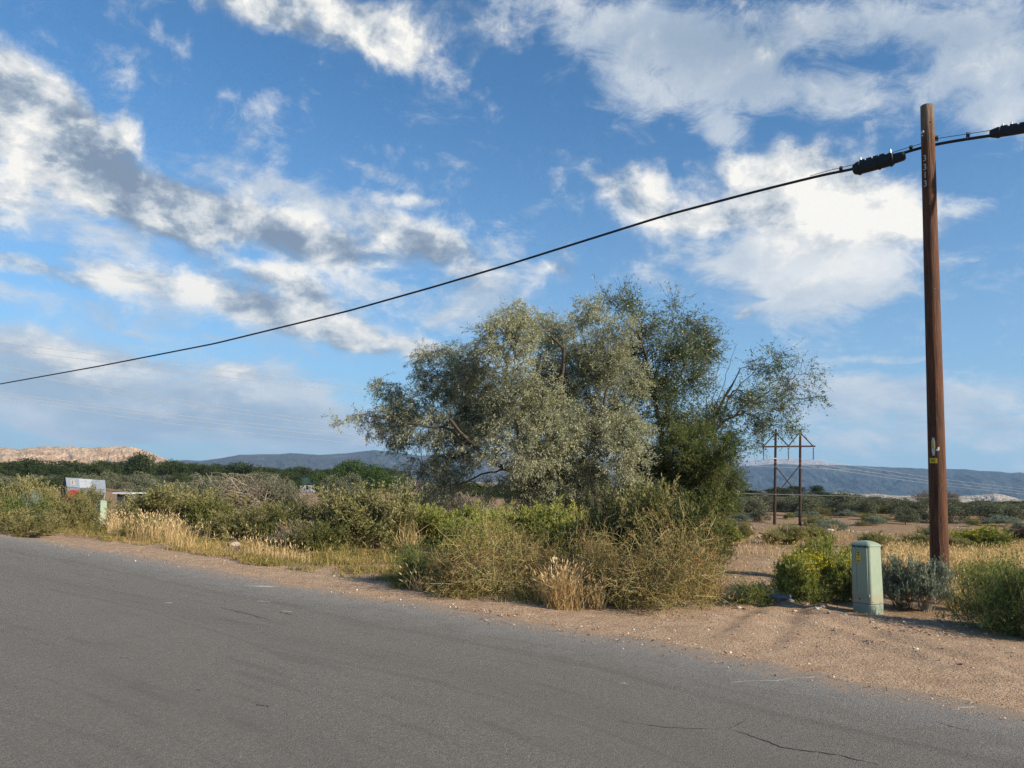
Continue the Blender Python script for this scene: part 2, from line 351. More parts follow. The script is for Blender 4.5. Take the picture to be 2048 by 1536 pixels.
M['farolive'] = leafmat('far_olive_leaf', [(.07, .08, .055), (.12, .13, .085), (.20, .205, .13)], .12)

# ground: graded dirt, field soil and litter, told apart by where they lie
mg, t = newmat('ground_soil'); pos = t.new('NewGeometry').outputs['Position']
ash = t.new('Attribute', attribute_name='tint').outputs['Fac']          # 1 = graded roadside dirt, 0 = field
nb = t.noise(pos, .35, 5, .6); nm = t.noise(pos, 3.2, 5, .65); nf = t.noise(pos, 42, 4, .7); nl = t.noise(t.v('ADD', pos, (31, 7, 0)), 1.4, 6, .72)
dirt = t.ramp(nm, [(.25, (.34, .23, .152)), (.55, (.45, .318, .215)), (.8, (.52, .39, .275))])
dirt = t.mix(t.mr(nf, .56, .68), dirt, (.55, .43, .32, 1)); dirt = t.mix(t.mr(nf, .44, .32), dirt, (.20, .135, .095, 1))
field = t.ramp(nl, [(.3, (.19, .115, .072)), (.46, (.28, .175, .11)), (.6, (.35, .245, .15)), (.75, (.22, .19, .09))])
field = t.mix(t.mr(nf, .5, .8), field, (.40, .31, .2, 1)); field = t.mix(t.mr(nf, .45, .3), field, (.11, .08, .05, 1))
field = t.mix(t.m('MULTIPLY', t.mr(nb, .45, .62), .4), field, (.28, .21, .105, 1))
gcol = t.mix(ash, field, dirt)
vor = t.new('TexVoronoi', {0: pos, 'Scale': 34.0}); peb = t.mr(vor.outputs['Distance'], .32, .1)
sel = t.mr(t.new('SeparateXYZ', {0: vor.outputs['Color']}).outputs[0], .72, .86)
gcol = t.mix(t.m('MULTIPLY', t.m('MULTIPLY', peb, sel), .8), gcol, t.mix(t.new('SeparateXYZ', {0: vor.outputs['Color']}).outputs[1], (.20, .15, .12, 1), (.58, .52, .45, 1)))
hgt = t.m('ADD', t.m('ADD', t.m('MULTIPLY', nf, .5), t.m('MULTIPLY', nm, 1.0)), t.m('MULTIPLY', peb, .5))
pbr(t, gcol, .95, 0, hgt, 1.0, .06, .1); M['ground'] = mg

mr_, t = newmat('old_asphalt'); pos = t.new('NewGeometry').outputs['Position']
uv = t.new('UVMap').outputs[0]; us = t.new('SeparateXYZ', {0: uv}); ed = us.outputs[1]; al_ = us.outputs[0]
nf = t.noise(pos, 95, 4, .75); nm = t.noise(pos, 1.1, 5, .6); ns = t.noise(t.v('MULTIPLY', uv, (.35, 3.0, 1)), 1.6, 5, .6); ng = t.noise(pos, 30, 3, .6)
ac = t.ramp(nf, [(.2, (.075, .07, .063)), (.42, (.15, .141, .126)), (.58, (.225, .212, .188)), (.75, (.46, .435, .39))])
ac = t.mix(t.mr(ng, .35, .7, 0, .35), ac, (.11, .104, .094, 1))
ac = t.mix(t.m('MULTIPLY', t.mr(nm, .3, .75), .4), ac, (.17, .16, .14, 1))
ac = t.mix(t.m('MULTIPLY', t.mr(ns, .47, .33), .28), ac, (.088, .083, .076, 1))
# wheel paths polished darker, along the road
wob = t.m('ADD', ed, t.m('MULTIPLY', t.m('SUBTRACT', t.noise(pos, .25, 2), .5), 1.1))
for c0, wd, am in ((1.5, .12, .5), (2.7, .35, .28), (3.05, .05, .5), (4.6, .3, .2), (5.5, .06, .4)):
    ac = t.mix(t.mr(t.m('ABSOLUTE', t.m('SUBTRACT', wob, c0)), wd, wd * .25, 0, am * .4), ac, (.085, .08, .073, 1))
# washed pale aggregate and dirt thrown over the edge
ew = t.m('ADD', ed, t.m('MULTIPLY', t.m('SUBTRACT', t.noise(pos, 2.2, 6, .75), .5), 2.2))
ac = t.mix(t.mr(ew, 1.7, .1, 0, .65), ac, t.ramp(nf, [(.25, (.10, .105, .11)), (.5, (.25, .25, .245)), (.8, (.5, .48, .45))]))
ac = t.mix(t.mr(t.m('ADD', ed, t.m('MULTIPLY', t.m('SUBTRACT', t.noise(pos, 7, 7, .8), .5), 2.2)), .75, -.1, 0, 1), ac, dirt_c := t.ramp(nf, [(.3, (.2, .145, .10)), (.5, (.34, .25, .18)), (.75, (.5, .4, .3))]))
pbr(t, ac, t.mr(nf, .3, .7, .75, .95), 0, t.m('ADD', nf, t.m('MULTIPLY', ng, .6)), 1.0, .02, .3); M['road'] = mr_

# ------------------------------------------------------------------ ground, road
def grow(a, b, n, g): 
    o = [a]; s_ = (b - a) / ((g ** n - 1) / (g - 1))
    for i in range(n): o.append(o[-1] + s_ * g ** i)
    return o
def axis(neg, lo, hi, step, pos_, n):
    mid = list(np.arange(lo, hi + 1e-6, step))
    right = [hi]; s_ = step
    g = 1.0
    def geo(L, n, s0):
        g_ = 1.02
        for _ in range(200):
            tot = s0 * (g_ ** (n + 1) - g_) / (g_ - 1)
            g_ *= (L / tot) ** (.5 / n)
        o, q, s1 = [], 0, s0
        for i in range(n): s1 *= g_; q += s1; o.append(q)
        return np.array(o)
    R_ = hi + geo(pos_ - hi, n, step); L_ = lo - geo(lo - neg, n, step)
    return np.concatenate([L_[::-1], mid, R_])
gx = axis(-12000, -13, 13, .13, 12000, 72); gy = axis(-3000, 4, 24, .11, 12000, 78)
X, Y = np.meshgrid(gx, gy); Z = height(X, Y)
nx, ny = len(gx), len(gy); ii = np.arange(ny - 1)[:, None] * nx + np.arange(nx - 1)[None]
Fq = np.stack([ii, ii + 1, ii + nx + 1, ii + nx], -1).reshape(-1, 4)
e, al = edge_dist(X, Y); s_ = X / np.maximum(np.hypot(X, Y), 1)
wide = 1.0 + 1.9 * sstep(.0, .32, s_) + fbm(X * .8, Y * .8, 3, 40) * .8
mask = 1 - sstep(wide, wide + .9, np.abs(e))
drive = np.exp(-((X - (3.3 + (Y - 10) * .42)) / (1.2 + .02 * Y)) ** 2) * (1 - sstep(16, 30, Y)) * sstep(6, 8, Y)
mask = np.clip(np.maximum(mask, drive * .85), 0, 1)
g = Geo(); g.add(np.stack([X, Y, Z], -1), Fq, mask.ravel())
tag(g.obj('ground', M['ground'], smooth=True), kind='structure')

# asphalt sheet, with a crumbled edge
cum = np.concatenate([[0], np.cumsum(np.hypot(*(E[1:] - E[:-1]).T))])
A = np.concatenate([np.arange(0, 48, 1.5), np.arange(48, 90, .12), np.arange(90, cum[-1], 1.5)])
ex = np.interp(A, cum, E[:, 0]); ey = np.interp(A, cum, E[:, 1])
ex = np.convolve(np.pad(ex, 8, 'edge'), np.ones(17) / 17, 'valid') ; ey = np.convolve(np.pad(ey, 8, 'edge'), np.ones(17) / 17, 'valid')
tx, ty = np.gradient(ex), np.gradient(ey); ln = np.hypot(tx, ty); nxn, nyn = -ty / ln, tx / ln       # points off the road or onto it
if (nxn[len(nxn) // 2] * (0 - ex[len(ex) // 2]) + nyn[len(nyn) // 2] * (0 - ey[len(ey) // 2])) < 0: nxn, nyn = -nxn, -nyn
off0 = fbm(A * 1.2, A * 0, 4, 8) * .55 + fbm(A * 6, A * 0 + 3, 2, 12) * .16
cols_ = np.array([0, .04, .12, .3, .7, 1.5, 3, 5, 7, 9, 10.6])
px_ = ex[:, None] + nxn[:, None] * (cols_[None] + off0[:, None] * np.exp(-cols_[None] / .8))
py_ = ey[:, None] + nyn[:, None] * (cols_[None] + off0[:, None] * np.exp(-cols_[None] / .8))
zz = np.broadcast_to(np.array([-.03, -.006, .001, .002, .004, .006, .012, .018, .012, .004, -.01]), px_.shape)
g = Geo(); na, nc = px_.shape; ii = np.arange(na - 1)[:, None] * nc + np.arange(nc - 1)[None]
g.add(np.stack([px_, py_, zz], -1), np.stack([ii, ii + 1, ii + nc + 1, ii + nc], -1).reshape(-1, 4))
road = g.obj('road', M['road'], smooth=True); tag(road, kind='structure')
me = road.data; uvl = me.uv_layers.new(name='UVMap'); li = np.zeros(len(me.loops), np.int32); me.loops.foreach_get('vertex_index', li)
UVv = np.stack([np.broadcast_to(A[:, None], px_.shape).ravel(), np.broadcast_to(cols_[None] , px_.shape).ravel()], -1)
uvl.data.foreach_set('uv', UVv[li].ravel().astype(np.float32))
if me.polygons[na // 2 * (nc - 1)].normal.z < 0: me.flip_normals()

# cracks and worn paint on the asphalt
M['crack'] = plain('dark_crack', (.045, .042, .038), .95); M['paint'] = plain('worn_road_paint', (.55, .52, .42), .8, var=.3)  # near-black colour of the crack ribbons, and faded paint
def strip(name, pts, w, mat, z, seed, jit=.02, seg=7):
    rng = np.random.default_rng(seed); P_ = np.array([(plane0(*p).x, plane0(*p).y) for p in pts]); out = []
    for a, b in zip(P_[:-1], P_[1:]):
        for k in range(seg): out.append(a + (b - a) * k / seg)
    out.append(P_[-1]); P_ = np.array(out); P_[1:-1] += rng.normal(size=P_[1:-1].shape) * jit
    tn = unit(np.gradient(P_, axis=0)); nn = np.stack([-tn[:, 1], tn[:, 0]], -1)
    wd = w * (.35 + rng.random(len(P_))) * np.sin(np.linspace(.12, math.pi - .12, len(P_))) ** .5
    V = np.stack([P_ - nn * wd[:, None] / 2, P_ + nn * wd[:, None] / 2], 1).reshape(-1, 2)
    g = Geo(); k = len(P_); a = np.arange(k - 1) * 2
    zr_ = np.interp(-edge_dist(V[:, 0], V[:, 1])[0], cols_, zz[0]) + (z - .02) * .5
    g.add(np.concatenate([V, zr_[:, None]], 1), np.stack([a, a + 1, a + 3, a + 2], -1)); return g.obj(name, mat, road)
for i, (pts, w) in enumerate([([(1458,1461),(1520,1480),(1560,1497),(1600,1504),(1680,1514),(1760,1534)], .012), ([(1458,1461),(1495,1441)], .006),
        ([(1240,1445),(1330,1458),(1440,1462)], .007), ([(1868,1444),(1905,1455),(1950,1466)], .008), ([(440,1217),(500,1231),(540,1242)], .012),
        ([(512,1414),(540,1419)], .009), ([(557,1226),(585,1231)], .02), ([(390,1384),(402,1386)], .008), ([(240,1319),(256,1321)], .01)]):
    strip('crack', pts, w, M['crack'], .0265, i, .006)
for i, (pts, w) in enumerate([([(488,1172),(560,1174)], .07), ([(515,1203),(540,1204)], .025), ([(565,1223),(585,1225)], .025), ([(328,1207),(346,1208)], .025),
        ([(1460,1366),(1560,1360),(1650,1352)], .012), ([(1900,1419),(1970,1410)], .014), ([(1238,1368),(1258,1370)], .014)]):
    strip('paint_mark', pts, w, M['paint'], .0225, 50 + i, .01)
# ------------------------------------------------------------------ mountains
def mountain(name, D, thick, pts, zb, mat, seed, gully=.12, gf=60, nx=500, nt=44, back=.25, steep=1.6, flat=0.0):
    xs = np.array([p[0] for p in pts], float); rays = [ray(*p) for p in pts]
    az_ = np.array([math.atan2(d.x, d.y) for d in rays]); zt = np.array([EYE + D * d.z / math.hypot(d.x, d.y) for d in rays])
    a = np.linspace(az_[0], az_[-1], nx); top = np.interp(a, az_, zt)
    top = top + fbm(a * gf * 1.4, a * 0, 4, seed) * (top - zb) * .05
    ends = np.minimum(1, np.minimum((a - a[0]), (a[-1] - a)) / .03 + .0)
    t_ = np.linspace(0, 1 + back, nt); A_, T_ = np.meshgrid(a, t_)
    r = D - thick * (1 - T_)
    r = r + thick * .5 * fbm(A_ * gf * .12, T_ * 2, 3, seed + 5) * np.sin(np.pi * np.clip(T_, 0, 1))
    prof = np.where(T_ <= 1, (1 - (1 - T_) ** 1.0) ** steep, 1 - (T_ - 1) * 1.2 / max(back, .01) * .3)
    rid = 1 - np.abs(2 * (fbm(A_ * gf + T_ * 2.5, T_ * 4.5 + fbm(A_ * gf * .4, T_ * 2, 3, seed + 9) * 2, 4, seed + 1) + .5) - 1)
    Z_ = zb + (top[None] - zb) * (prof - gully * (1 - rid) * 2.0 * np.sin(np.pi * np.clip(T_, 0, 1)) ** .8)
    Z_ = Z_ * ends[None] + zb * (1 - ends[None])
    g = Geo(); k = nx; ii = np.arange(nt - 1)[:, None] * k + np.arange(k - 1)[None]
    g.add(np.stack([r * np.sin(A_), r * np.cos(A_), Z_], -1), np.stack([ii, ii + 1, ii + k + 1, ii + k], -1).reshape(-1, 4), np.clip(T_, 0, 1).ravel())
    return tag(g.obj(name, mat, smooth=True), kind='structure')
def rockmat(name, cols, dark, amt, s, streak=1.0, lo=.5, hi=.6):
    m, t = newmat(name); p = t.new('NewGeometry').outputs['Position']
    n = t.noise(p, s, 8, .65); st_ = t.noise(t.v('MULTIPLY', p, (1, 1, 4.0)), s * .6, 6, .6)
    c = t.ramp(st_, [(.3 + .4 * i / (len(cols) - 1), c_) for i, c_ in enumerate(cols)])
    v = t.noise(p, s * 9, 6, .7)
    c = t.mix(t.m('MULTIPLY', t.mr(v, lo, hi), amt), c, (*dark, 1)); c = t.mix(t.m('MULTIPLY', t.mr(n, .5, .62), amt * .7), c, (*dark, 1))
    pbr(t, c, .95, 0, t.noise(p, s * 5, 6, .7), .8, 1.0 / s * .25, .1); return m
M['tanrock'] = rockmat('tan_cliff_rock', [(.50, .30, .18), (.64, .42, .25), (.74, .55, .37), (.46, .31, .21)], (.16, .12, .08), .6, .02, lo=.46, hi=.56)
M['bluerock'] = rockmat('cloud_shaded_brush_slope', [(.055, .065, .065), (.08, .085, .08), (.16, .14, .125)], (.035, .048, .045), .6, .0035)  # brushy slope, its colours darkened to carry the cloud shadow
M['mesarock'] = rockmat('cloud_shaded_mesa', [(.032, .045, .052), (.045, .06, .066), (.085, .095, .10)], (.025, .038, .043), .6, .003)  # cloud shadow and distance blue are put into the mesa colours
M['pinkrock'] = rockmat('pale_far_slope', [(.42, .34, .32), (.50, .41, .38)], (.2, .22, .23), .3, .002)
M['badland'] = rockmat('pale_badland', [(.36, .30, .24), (.55, .48, .40), (.62, .56, .5)], (.16, .17, .14), .6, .012)
mountain('mountain', 2600, 420, [(-500,905),(-300,890),(-120,897),(0,895),(40,898),(80,893),(150,893),(180,895),(230,892),(262,893),(275,896),(300,905),(330,917),(360,930),(420,945)], -16, M['tanrock'], 3, .09, 150, 900, 60, steep=1.15)
mountain('mountain', 6200, 1500, [(150,925),(330,922),(372,920),(400,922),(450,915),(480,909),(560,908),(580,906),(640,910),(700,906),(745,900),(780,903),(850,912),(900,905),(1000,905),(1100,915),(1250,925),(1400,935),(1500,940)], -20, M['bluerock'], 7, .14, 46, 900, 60, steep=1.2)
mountain('mountain', 11500, 1500, [(1350,950),(1430,930),(1490,921),(1540,917),(1600,918),(1640,921),(1680,930),(1760,945)], -20, M['pinkrock'], 11, .10, 60, 300, 40)
mountain('mountain', 7000, 1500, [(1300,950),(1400,938),(1470,932),(1560,928),(1640,929),(1700,931),(1800,935),(1880,938),(1930,938),(1960,942),(2000,943),(2020,946),(2040,944),(2060,948),(2200,955),(2500,970)], -24, M['mesarock'], 15, .17, 50, 900, 70, steep=1.0)
for i, (D, pts, gf) in enumerate([(1500, [(1590,1000),(1620,990),(1650,985),(1690,984),(1710,988),(1750,987),(1800,992),(1850,990),(1900,997),(1980,1000)], 260),
        (2200, [(1850,1000),(1920,992),(1975,988),(1990,986),(2010,990),(2040,998),(2100,1000)], 200), (1100, [(1900,1010),(1960,1003),(2010,999),(2060,1000),(2150,1010)], 200)]):
    mountain('hill', D, D * .12, pts, -12 - (D > 1600) * 5, M['badland'], 30 + i, .25, gf, 260, 20)

# ------------------------------------------------------------------ plant builders
def curve_pts(a, b, k, bow, rng, jit):
    t_ = np.linspace(0, 1, k)[None, :, None]; P_ = a[:, None] * (1 - t_) + b[:, None] * t_
    P_ = P_ + (np.sin(np.pi * t_) * bow[:, None]); L = np.linalg.norm(b - a, axis=1)[:, None, None]
    nz = np.cumsum(rng.normal(size=P_.shape), 1) * jit * L / k ** .5; nz -= nz[:, :1]; return P_ + nz
def shrub(seed, h, rad, n1, n2, n3, LL, LW, l2=.3, base=.14, up=.5, curl=.12, lobes=6, amp=.4, t1=.35, sr=.006, pmax=1.35, leafup=.3, dens_pow=.5, tip=.25, tilt=(0, 0)):
    rng = np.random.default_rng(seed)
    ph = rng.random(n1) * 2 * math.pi; th = np.arccos(1 - rng.random(n1) ** 1.0 * (1 - math.cos(pmax)))
    d = np.stack([np.sin(th) * np.cos(ph), np.sin(th) * np.sin(ph), np.cos(th)], -1)
    lv = unit(rng.normal(size=(lobes, 3)) * (1, 1, .6) + (0, 0, .5)); lobe = np.max(np.clip(d @ lv.T, 0, 1) ** 6, 1)
    rr = (1 - amp + amp * lobe) * (.72 + .28 * rng.random(n1) ** dens_pow)
    tipP = d * np.array((rad, rad, h)) * rr[:, None]; tipP[:, 2] = np.maximum(tipP[:, 2], .04 * h); tipP[:, 0] += tilt[0] * tipP[:, 2]; tipP[:, 1] += tilt[1] * tipP[:, 2]
    a = rng.normal(size=(n1, 3)) * rad * base * .6; a[:, 2] = -.02
    bow = np.stack([np.zeros(n1), np.zeros(n1), np.abs(np.linalg.norm(tipP[:, :2], axis=1)) * .18 * up], -1)
    K = 7; P1 = curve_pts(a, tipP, K, bow, rng, curl * .5)
    # second order
    N2 = n1 * n2; pi_ = np.repeat(np.arange(n1), n2); tt = t1 + (1 - t1) * rng.random(N2) ** .8
    f = tt * (K - 1); i0 = np.minimum(f.astype(int), K - 2); fr = (f - i0)[:, None]
    s0 = P1[pi_, i0] * (1 - fr) + P1[pi_, i0 + 1] * fr; tg = unit(P1[pi_, i0 + 1] - P1[pi_, i0])
    dd = unit(tg * .7 + rng.normal(size=(N2, 3)) * .6 + np.array((0, 0, up)))
    L2 = l2 * (.45 + .8 * rng.random(N2)) * (1.15 - .5 * tt)
    e2 = s0 + dd * L2[:, None]; e2[:, 2] = np.maximum(e2[:, 2], .02)
    P2 = curve_pts(s0, e2, 4, rng.normal(size=(N2, 3)) * L2[:, None] * curl, rng, curl)
    P2[..., 2] = np.maximum(P2[..., 2], .01)
    # leaves
    N3 = N2 * n3; qi = np.repeat(np.arange(N2), n3); u = .08 + .92 * rng.random(N3); f = u * 3; j0 = np.minimum(f.astype(int), 2); fr = (f - j0)[:, None]
    c = P2[qi, j0] * (1 - fr) + P2[qi, j0 + 1] * fr; tg2 = unit(P2[qi, j0 + 1] - P2[qi, j0])
    ld = unit(tg2 * .75 + rng.normal(size=(N3, 3)) * .55 + np.array((0, 0, leafup)))
    V, F_ = leaves(c, ld, LL * (.6 + .8 * rng.random(N3)), LW * (.7 + .6 * rng.random(N3)), rng)
    clump = rng.normal(size=n1) * .13; tn = .42 + clump[pi_][qi] + rng.normal(size=N3) * .13 + tip * (tt[qi] - .6)
    fo = Geo(); fo.add(V, F_, np.repeat(np.clip(tn, 0, 1), 4))
    stg = Geo(); V, F_ = tubes(P1, np.linspace(1, .35, K)[None] * sr * (.6 + .8 * rng.random((n1, 1))), 3); stg.add(V, F_, rng.random())
    sd = unit(np.cross(dd, rng.normal(size=dd.shape))); V, F_ = ribbons(P2, np.broadcast_to(np.linspace(1, .4, 4)[None] * sr * .9, P2.shape[:2]), sd)
    stg.add(V, F_, np.repeat(rng.random(N2), 8))
    return fo, stg, P1, P2
class Proto:
    def __init__(s, h, w, parts):                                    # parts: (name, mesh); size measured on the foliage
        s.parts = parts; me_ = parts[0][1]; co = np.zeros(len(me_.vertices) * 3, np.float32); me_.vertices.foreach_get('co', co); co = co.reshape(-1, 3)
        s.h = float(np.percentile(co[:, 2], 99)); s.w = 2 * float(np.percentile(np.hypot(co[:, 0], co[:, 1]), 90))
def proto_shrub(kind, seed, mat, stem, h, rad, bloom=0, **kw):
    fo, stg, P1, P2 = shrub(seed, h, rad, **kw); parts = [('foliage', fo.mesh('foliage', mat)), ('stem', stg.mesh('stem', stem))]
    if bloom:
        rng = np.random.default_rng(seed + 1); tp = P2[:, -1]; keep = (tp[:, 2] > h * .5) & (rng.random(len(tp)) < bloom); tp = tp[keep]
        lc = unit(rng.normal(size=(5, 3)) + (0, 0, 1)); tp = tp[np.max(unit(tp) @ lc.T, 1) > .82]
        c = np.repeat(tp, 9, 0) + rng.normal(size=(len(tp) * 9, 3)) * .018
        V, F_ = leaves(c, rng.normal(size=c.shape) + (0, 0, 1), np.full(len(c), .022), np.full(len(c), .018), rng)
        parts.append(('blossom', Geo().add(V, F_, np.repeat(rng.random(len(c)), 4)).mesh('blossom', M['bloom'])))
    return Proto(h, rad * 2, parts)
def place(pr, name, base, hh, ww, label, cat='shrub', group=None, rz=None, single=False, tilt=0, mats=None):
    rz = random.random() * 6.28 if rz is None else rz
    ex_, ez = ww / pr.w, hh / pr.h
    if single:
        r = bpy.data.objects.new(name, pr.parts[0][1]); COL.objects.link(r); r.location = base; r.rotation_euler = (0, 0, rz)
    else:
        r = empty(name, base, rz)
        for nm_, me_ in pr.parts:
            o = bpy.data.objects.new(nm_, me_); COL.objects.link(o); o.parent = r
            if mats and nm_ in mats:
                o.material_slots[0].link = 'OBJECT'; o.material_slots[0].material = mats[nm_]
    r.scale = (ex_, ex_, ez); r.rotation_euler[0] = tilt
    return tag(r, label, cat, group)
def px_place(pr, name, px, py, top, wpx, label, cat='shrub', group=None, **kw):
    if name == 'brush_shrub' and px < 820: top = py - (py - top) * .9
    """foot at the ground point under photo pixel (px, py); real height and width from its distance"""
    b = gp(px, py); dep = b.y * math.cos(math.radians(7.1)); m = dep / F
    return place(pr, name, (b.x, b.y, b.z - .02), max(.1, (py - top) * m), wpx * m, label, cat, group, **kw)
random.seed(11)
PG = [proto_shrub('g', 100 + i, M['grease'], M['stem'], 1.5, 1.2, n1=70, n2=18, n3=18, LL=.05, LW=.016, l2=.36, curl=.10, up=.7, pmax=1.45, amp=.45, lobes=9, sr=.007) for i in range(4)]
PR = [proto_shrub('r', 200 + i, M['rabbit'], M['stemg'], .9, .6, bloom=b, n1=120, n2=11, n3=14, LL=.05, LW=.010, l2=.24, curl=.08, up=1.2, pmax=1.25, amp=.55, lobes=8, sr=.005, t1=.1, leafup=1.1, tip=.6) for i, b in enumerate((.8, .6, 0, 0))]
PT = [proto_shrub('t', 300 + i, M['thistle'], M['stemg'], 1.1, .9, n1=90, n2=18, n3=11, LL=.028, LW=.009, l2=.33, curl=.32, up=.25, pmax=1.5, amp=.25, lobes=8, sr=.0045, t1=.2, leafup=.1) for i in range(3)]
PS_ = [proto_shrub('s', 400 + i, M['sage'], M['dead'], .8, .6, n1=80, n2=15, n3=15, LL=.038, LW=.011, l2=.24, curl=.10, up=1.0, pmax=1.3, amp=.35, lobes=9, sr=.006, t1=.4, leafup=.9, tip=.4) for i in range(2)]
PN = [proto_shrub('n', 500 + i, M['green'], M['stemg'], .8, .7, n1=80, n2=16, n3=10, LL=.036, LW=.010, l2=.30, curl=.25, up=.6, pmax=1.4, amp=.4, lobes=8, sr=.0045, t1=.25, leafup=.4) for i in range(2)]
PB = [proto_shrub('b', 600 + i, M['dead'], M['dead'], 1.0, .7, n1=60, n2=14, n3=4, LL=.10, LW=.008, l2=.3, curl=.18, up=.9, pmax=1.2, amp=.4, sr=.008, t1=.25, leafup=.8) for i in range(2)]

# ---- trees
def crown_tree(seed, base, blobs_, trunk_paths, nspray, nleaf, LL, LW, droop, spray, rad0, tw=.5, gap=.0, leafdroop=-.2, surf=.55, bias=(0, 0, 0)):
    """blobs_: (centre xyz, radius, amount) in metres; limbs run from the trunk forks into every blob, sprays from the limbs"""
    rng = np.random.default_rng(seed); wood = Geo(); nodes = []; nr = []
    for path, r0, r1 in trunk_paths:
        Pt = np.array(path, float); k = 14; s_ = np.linspace(0, 1, len(Pt)); q = np.linspace(0, 1, k)
        C_ = np.stack([np.interp(q, s_, Pt[:, c]) for c in range(3)], -1); C_[1:-1] = (C_[:-2] + 2 * C_[1:-1] + C_[2:]) / 4; C_[1:] += rng.normal(size=C_[1:].shape) * .04
        rr = np.linspace(r0, r1, k) * (1 + .1 * rng.normal(size=k)); V, F_ = tubes(C_[None], rr[None], 9); wood.add(V, F_, .4); nodes += list(C_[2:]); nr += list(rr[2:])
    nodes = np.array(nodes); nr = np.array(nr); limbs = []; lr = []
    order = sorted(blobs_, key=lambda b: np.min(np.linalg.norm(nodes - np.array(b[0]), axis=1)))
    for c, rb, am in order:
        c = np.array(c, float); dz = c - nodes; cost = np.linalg.norm(dz, axis=1) + np.maximum(0, -dz[:, 2]) * 1.5
        i = np.argmin(cost); st0 = nodes[i]; L = np.linalg.norm(c - st0)
        bow = np.array([[0, 0, .16 * L]]) if dz[i][2] > -.5 else np.array([[0, 0, .3 * L]])
        C_ = curve_pts(st0[None], c[None], 10, bow, rng, .10)[0]; rr = np.linspace(min(nr[i] * .75, .03 + .022 * L), .014, 10)
        V, F_ = tubes(C_[None], rr[None], 6); wood.add(V, F_, .4); nodes = np.concatenate([nodes, C_[3:]]); nr = np.concatenate([nr, rr[3:]])
        limbs.append(C_[3:]); lr.append(rr[3:])
    LN = np.concatenate(limbs); wts = np.array([b[1] ** 2 * b[2] for b in blobs_]); wts /= wts.sum(); S0 = []
    C2 = []; bid = rng.choice(len(blobs_), nspray, p=wts)
    bc_ = np.array([b[0] for b in blobs_])[bid]; br = np.array([b[1] for b in blobs_])[bid]
    dr = unit(rng.normal(size=(nspray, 3))); rad = br * (surf + (1 - surf) * rng.random(nspray)) * (.85 + .5 * (rng.random(nspray) ** 6))
    C2 = bc_ + dr * rad[:, None] * (1, 1, .9)
    kp = C2[:, 2] > .25; C2 = C2[kp]; n = len(C2); bid = bid[kp]
    D2 = np.linalg.norm(C2[:, None] - LN[None], axis=2); st0 = LN[np.argmin(D2 + np.maximum(0, LN[None, :, 2] - C2[:, None, 2]) * .4, 1)]
    L = np.linalg.norm(C2 - st0, axis=1)
    B = curve_pts(st0, C2, 6, np.stack([0 * L, 0 * L, .12 * L], -1), rng, .10); V, F_ = tubes(B, np.linspace(1, .35, 6)[None] * np.minimum(.02, .004 + .007 * L)[:, None], 3); wood.add(V, F_, .5)
    # every spray carries a few drooping twigs
    nt = 5; qi = np.repeat(np.arange(n), nt); od = unit(C2 - B[:, 3])[qi]
    td = unit(od * .7 + rng.normal(size=(n * nt, 3)) * .75 + np.array((0, 0, droop)) + np.array(bias)); tl = spray * (.5 + rng.random(n * nt) * .8)
    a = C2[qi] + rng.normal(size=(n * nt, 3)) * .10 * spray; b = a + td * tl[:, None] + np.array((0, 0, droop * .35)) * tl[:, None]
    Tw = curve_pts(a, b, 4, np.zeros_like(a), rng, .12); V, F_ = ribbons(Tw, np.full(Tw.shape[:2], .008), unit(np.cross(td, rng.normal(size=td.shape)))); wood.add(V, F_, .7)
    m = nleaf; li_ = np.repeat(np.arange(n * nt), m); u = rng.random(len(li_)) * 2.999; j = u.astype(int); fr = (u - j)[:, None]
    c = Tw[li_, j] * (1 - fr) + Tw[li_, j + 1] * fr + rng.normal(size=(len(li_), 3)) * .035
    ld = unit(unit(Tw[li_, 3] - Tw[li_, 0]) * .8 + rng.normal(size=c.shape) * .6 + np.array((0, 0, leafdroop)))
    V, F_ = leaves(c, ld, LL * (.6 + .7 * rng.random(len(c))), LW * (.7 + .6 * rng.random(len(c))), rng)
    sp = rng.normal(size=n) * .17 + (rng.normal(size=len(blobs_)) * .1)[bid]; tn = .5 + sp[qi][li_] + rng.normal(size=len(c)) * .16
    fo = Geo(); fo.add(V, F_, np.repeat(np.clip(tn, 0, 1), 4)); return wood, fo
def pxblobs(lst, Y0, base, seed, depth):
    rng = np.random.default_rng(seed); out = []
    for (px, py, r, am) in lst:
        p = at(px, py, Y0); m = Y0 / F; dy = rng.uniform(-depth, depth)
        out.append(((p.x - base[0], dy, p.z - base[2]), r * m, am))
        if r > 70: out.append(((p.x - base[0] + rng.normal() * .8, dy + rng.choice([-1, 1]) * rng.uniform(1, depth + .6), p.z - base[2] - .3), r * m * .8, am * .8))
    return out
YS = 32.0; p0 = at(1120, 1030, YS); bS = (p0.x, YS, gz(p0.x, YS) - .05)
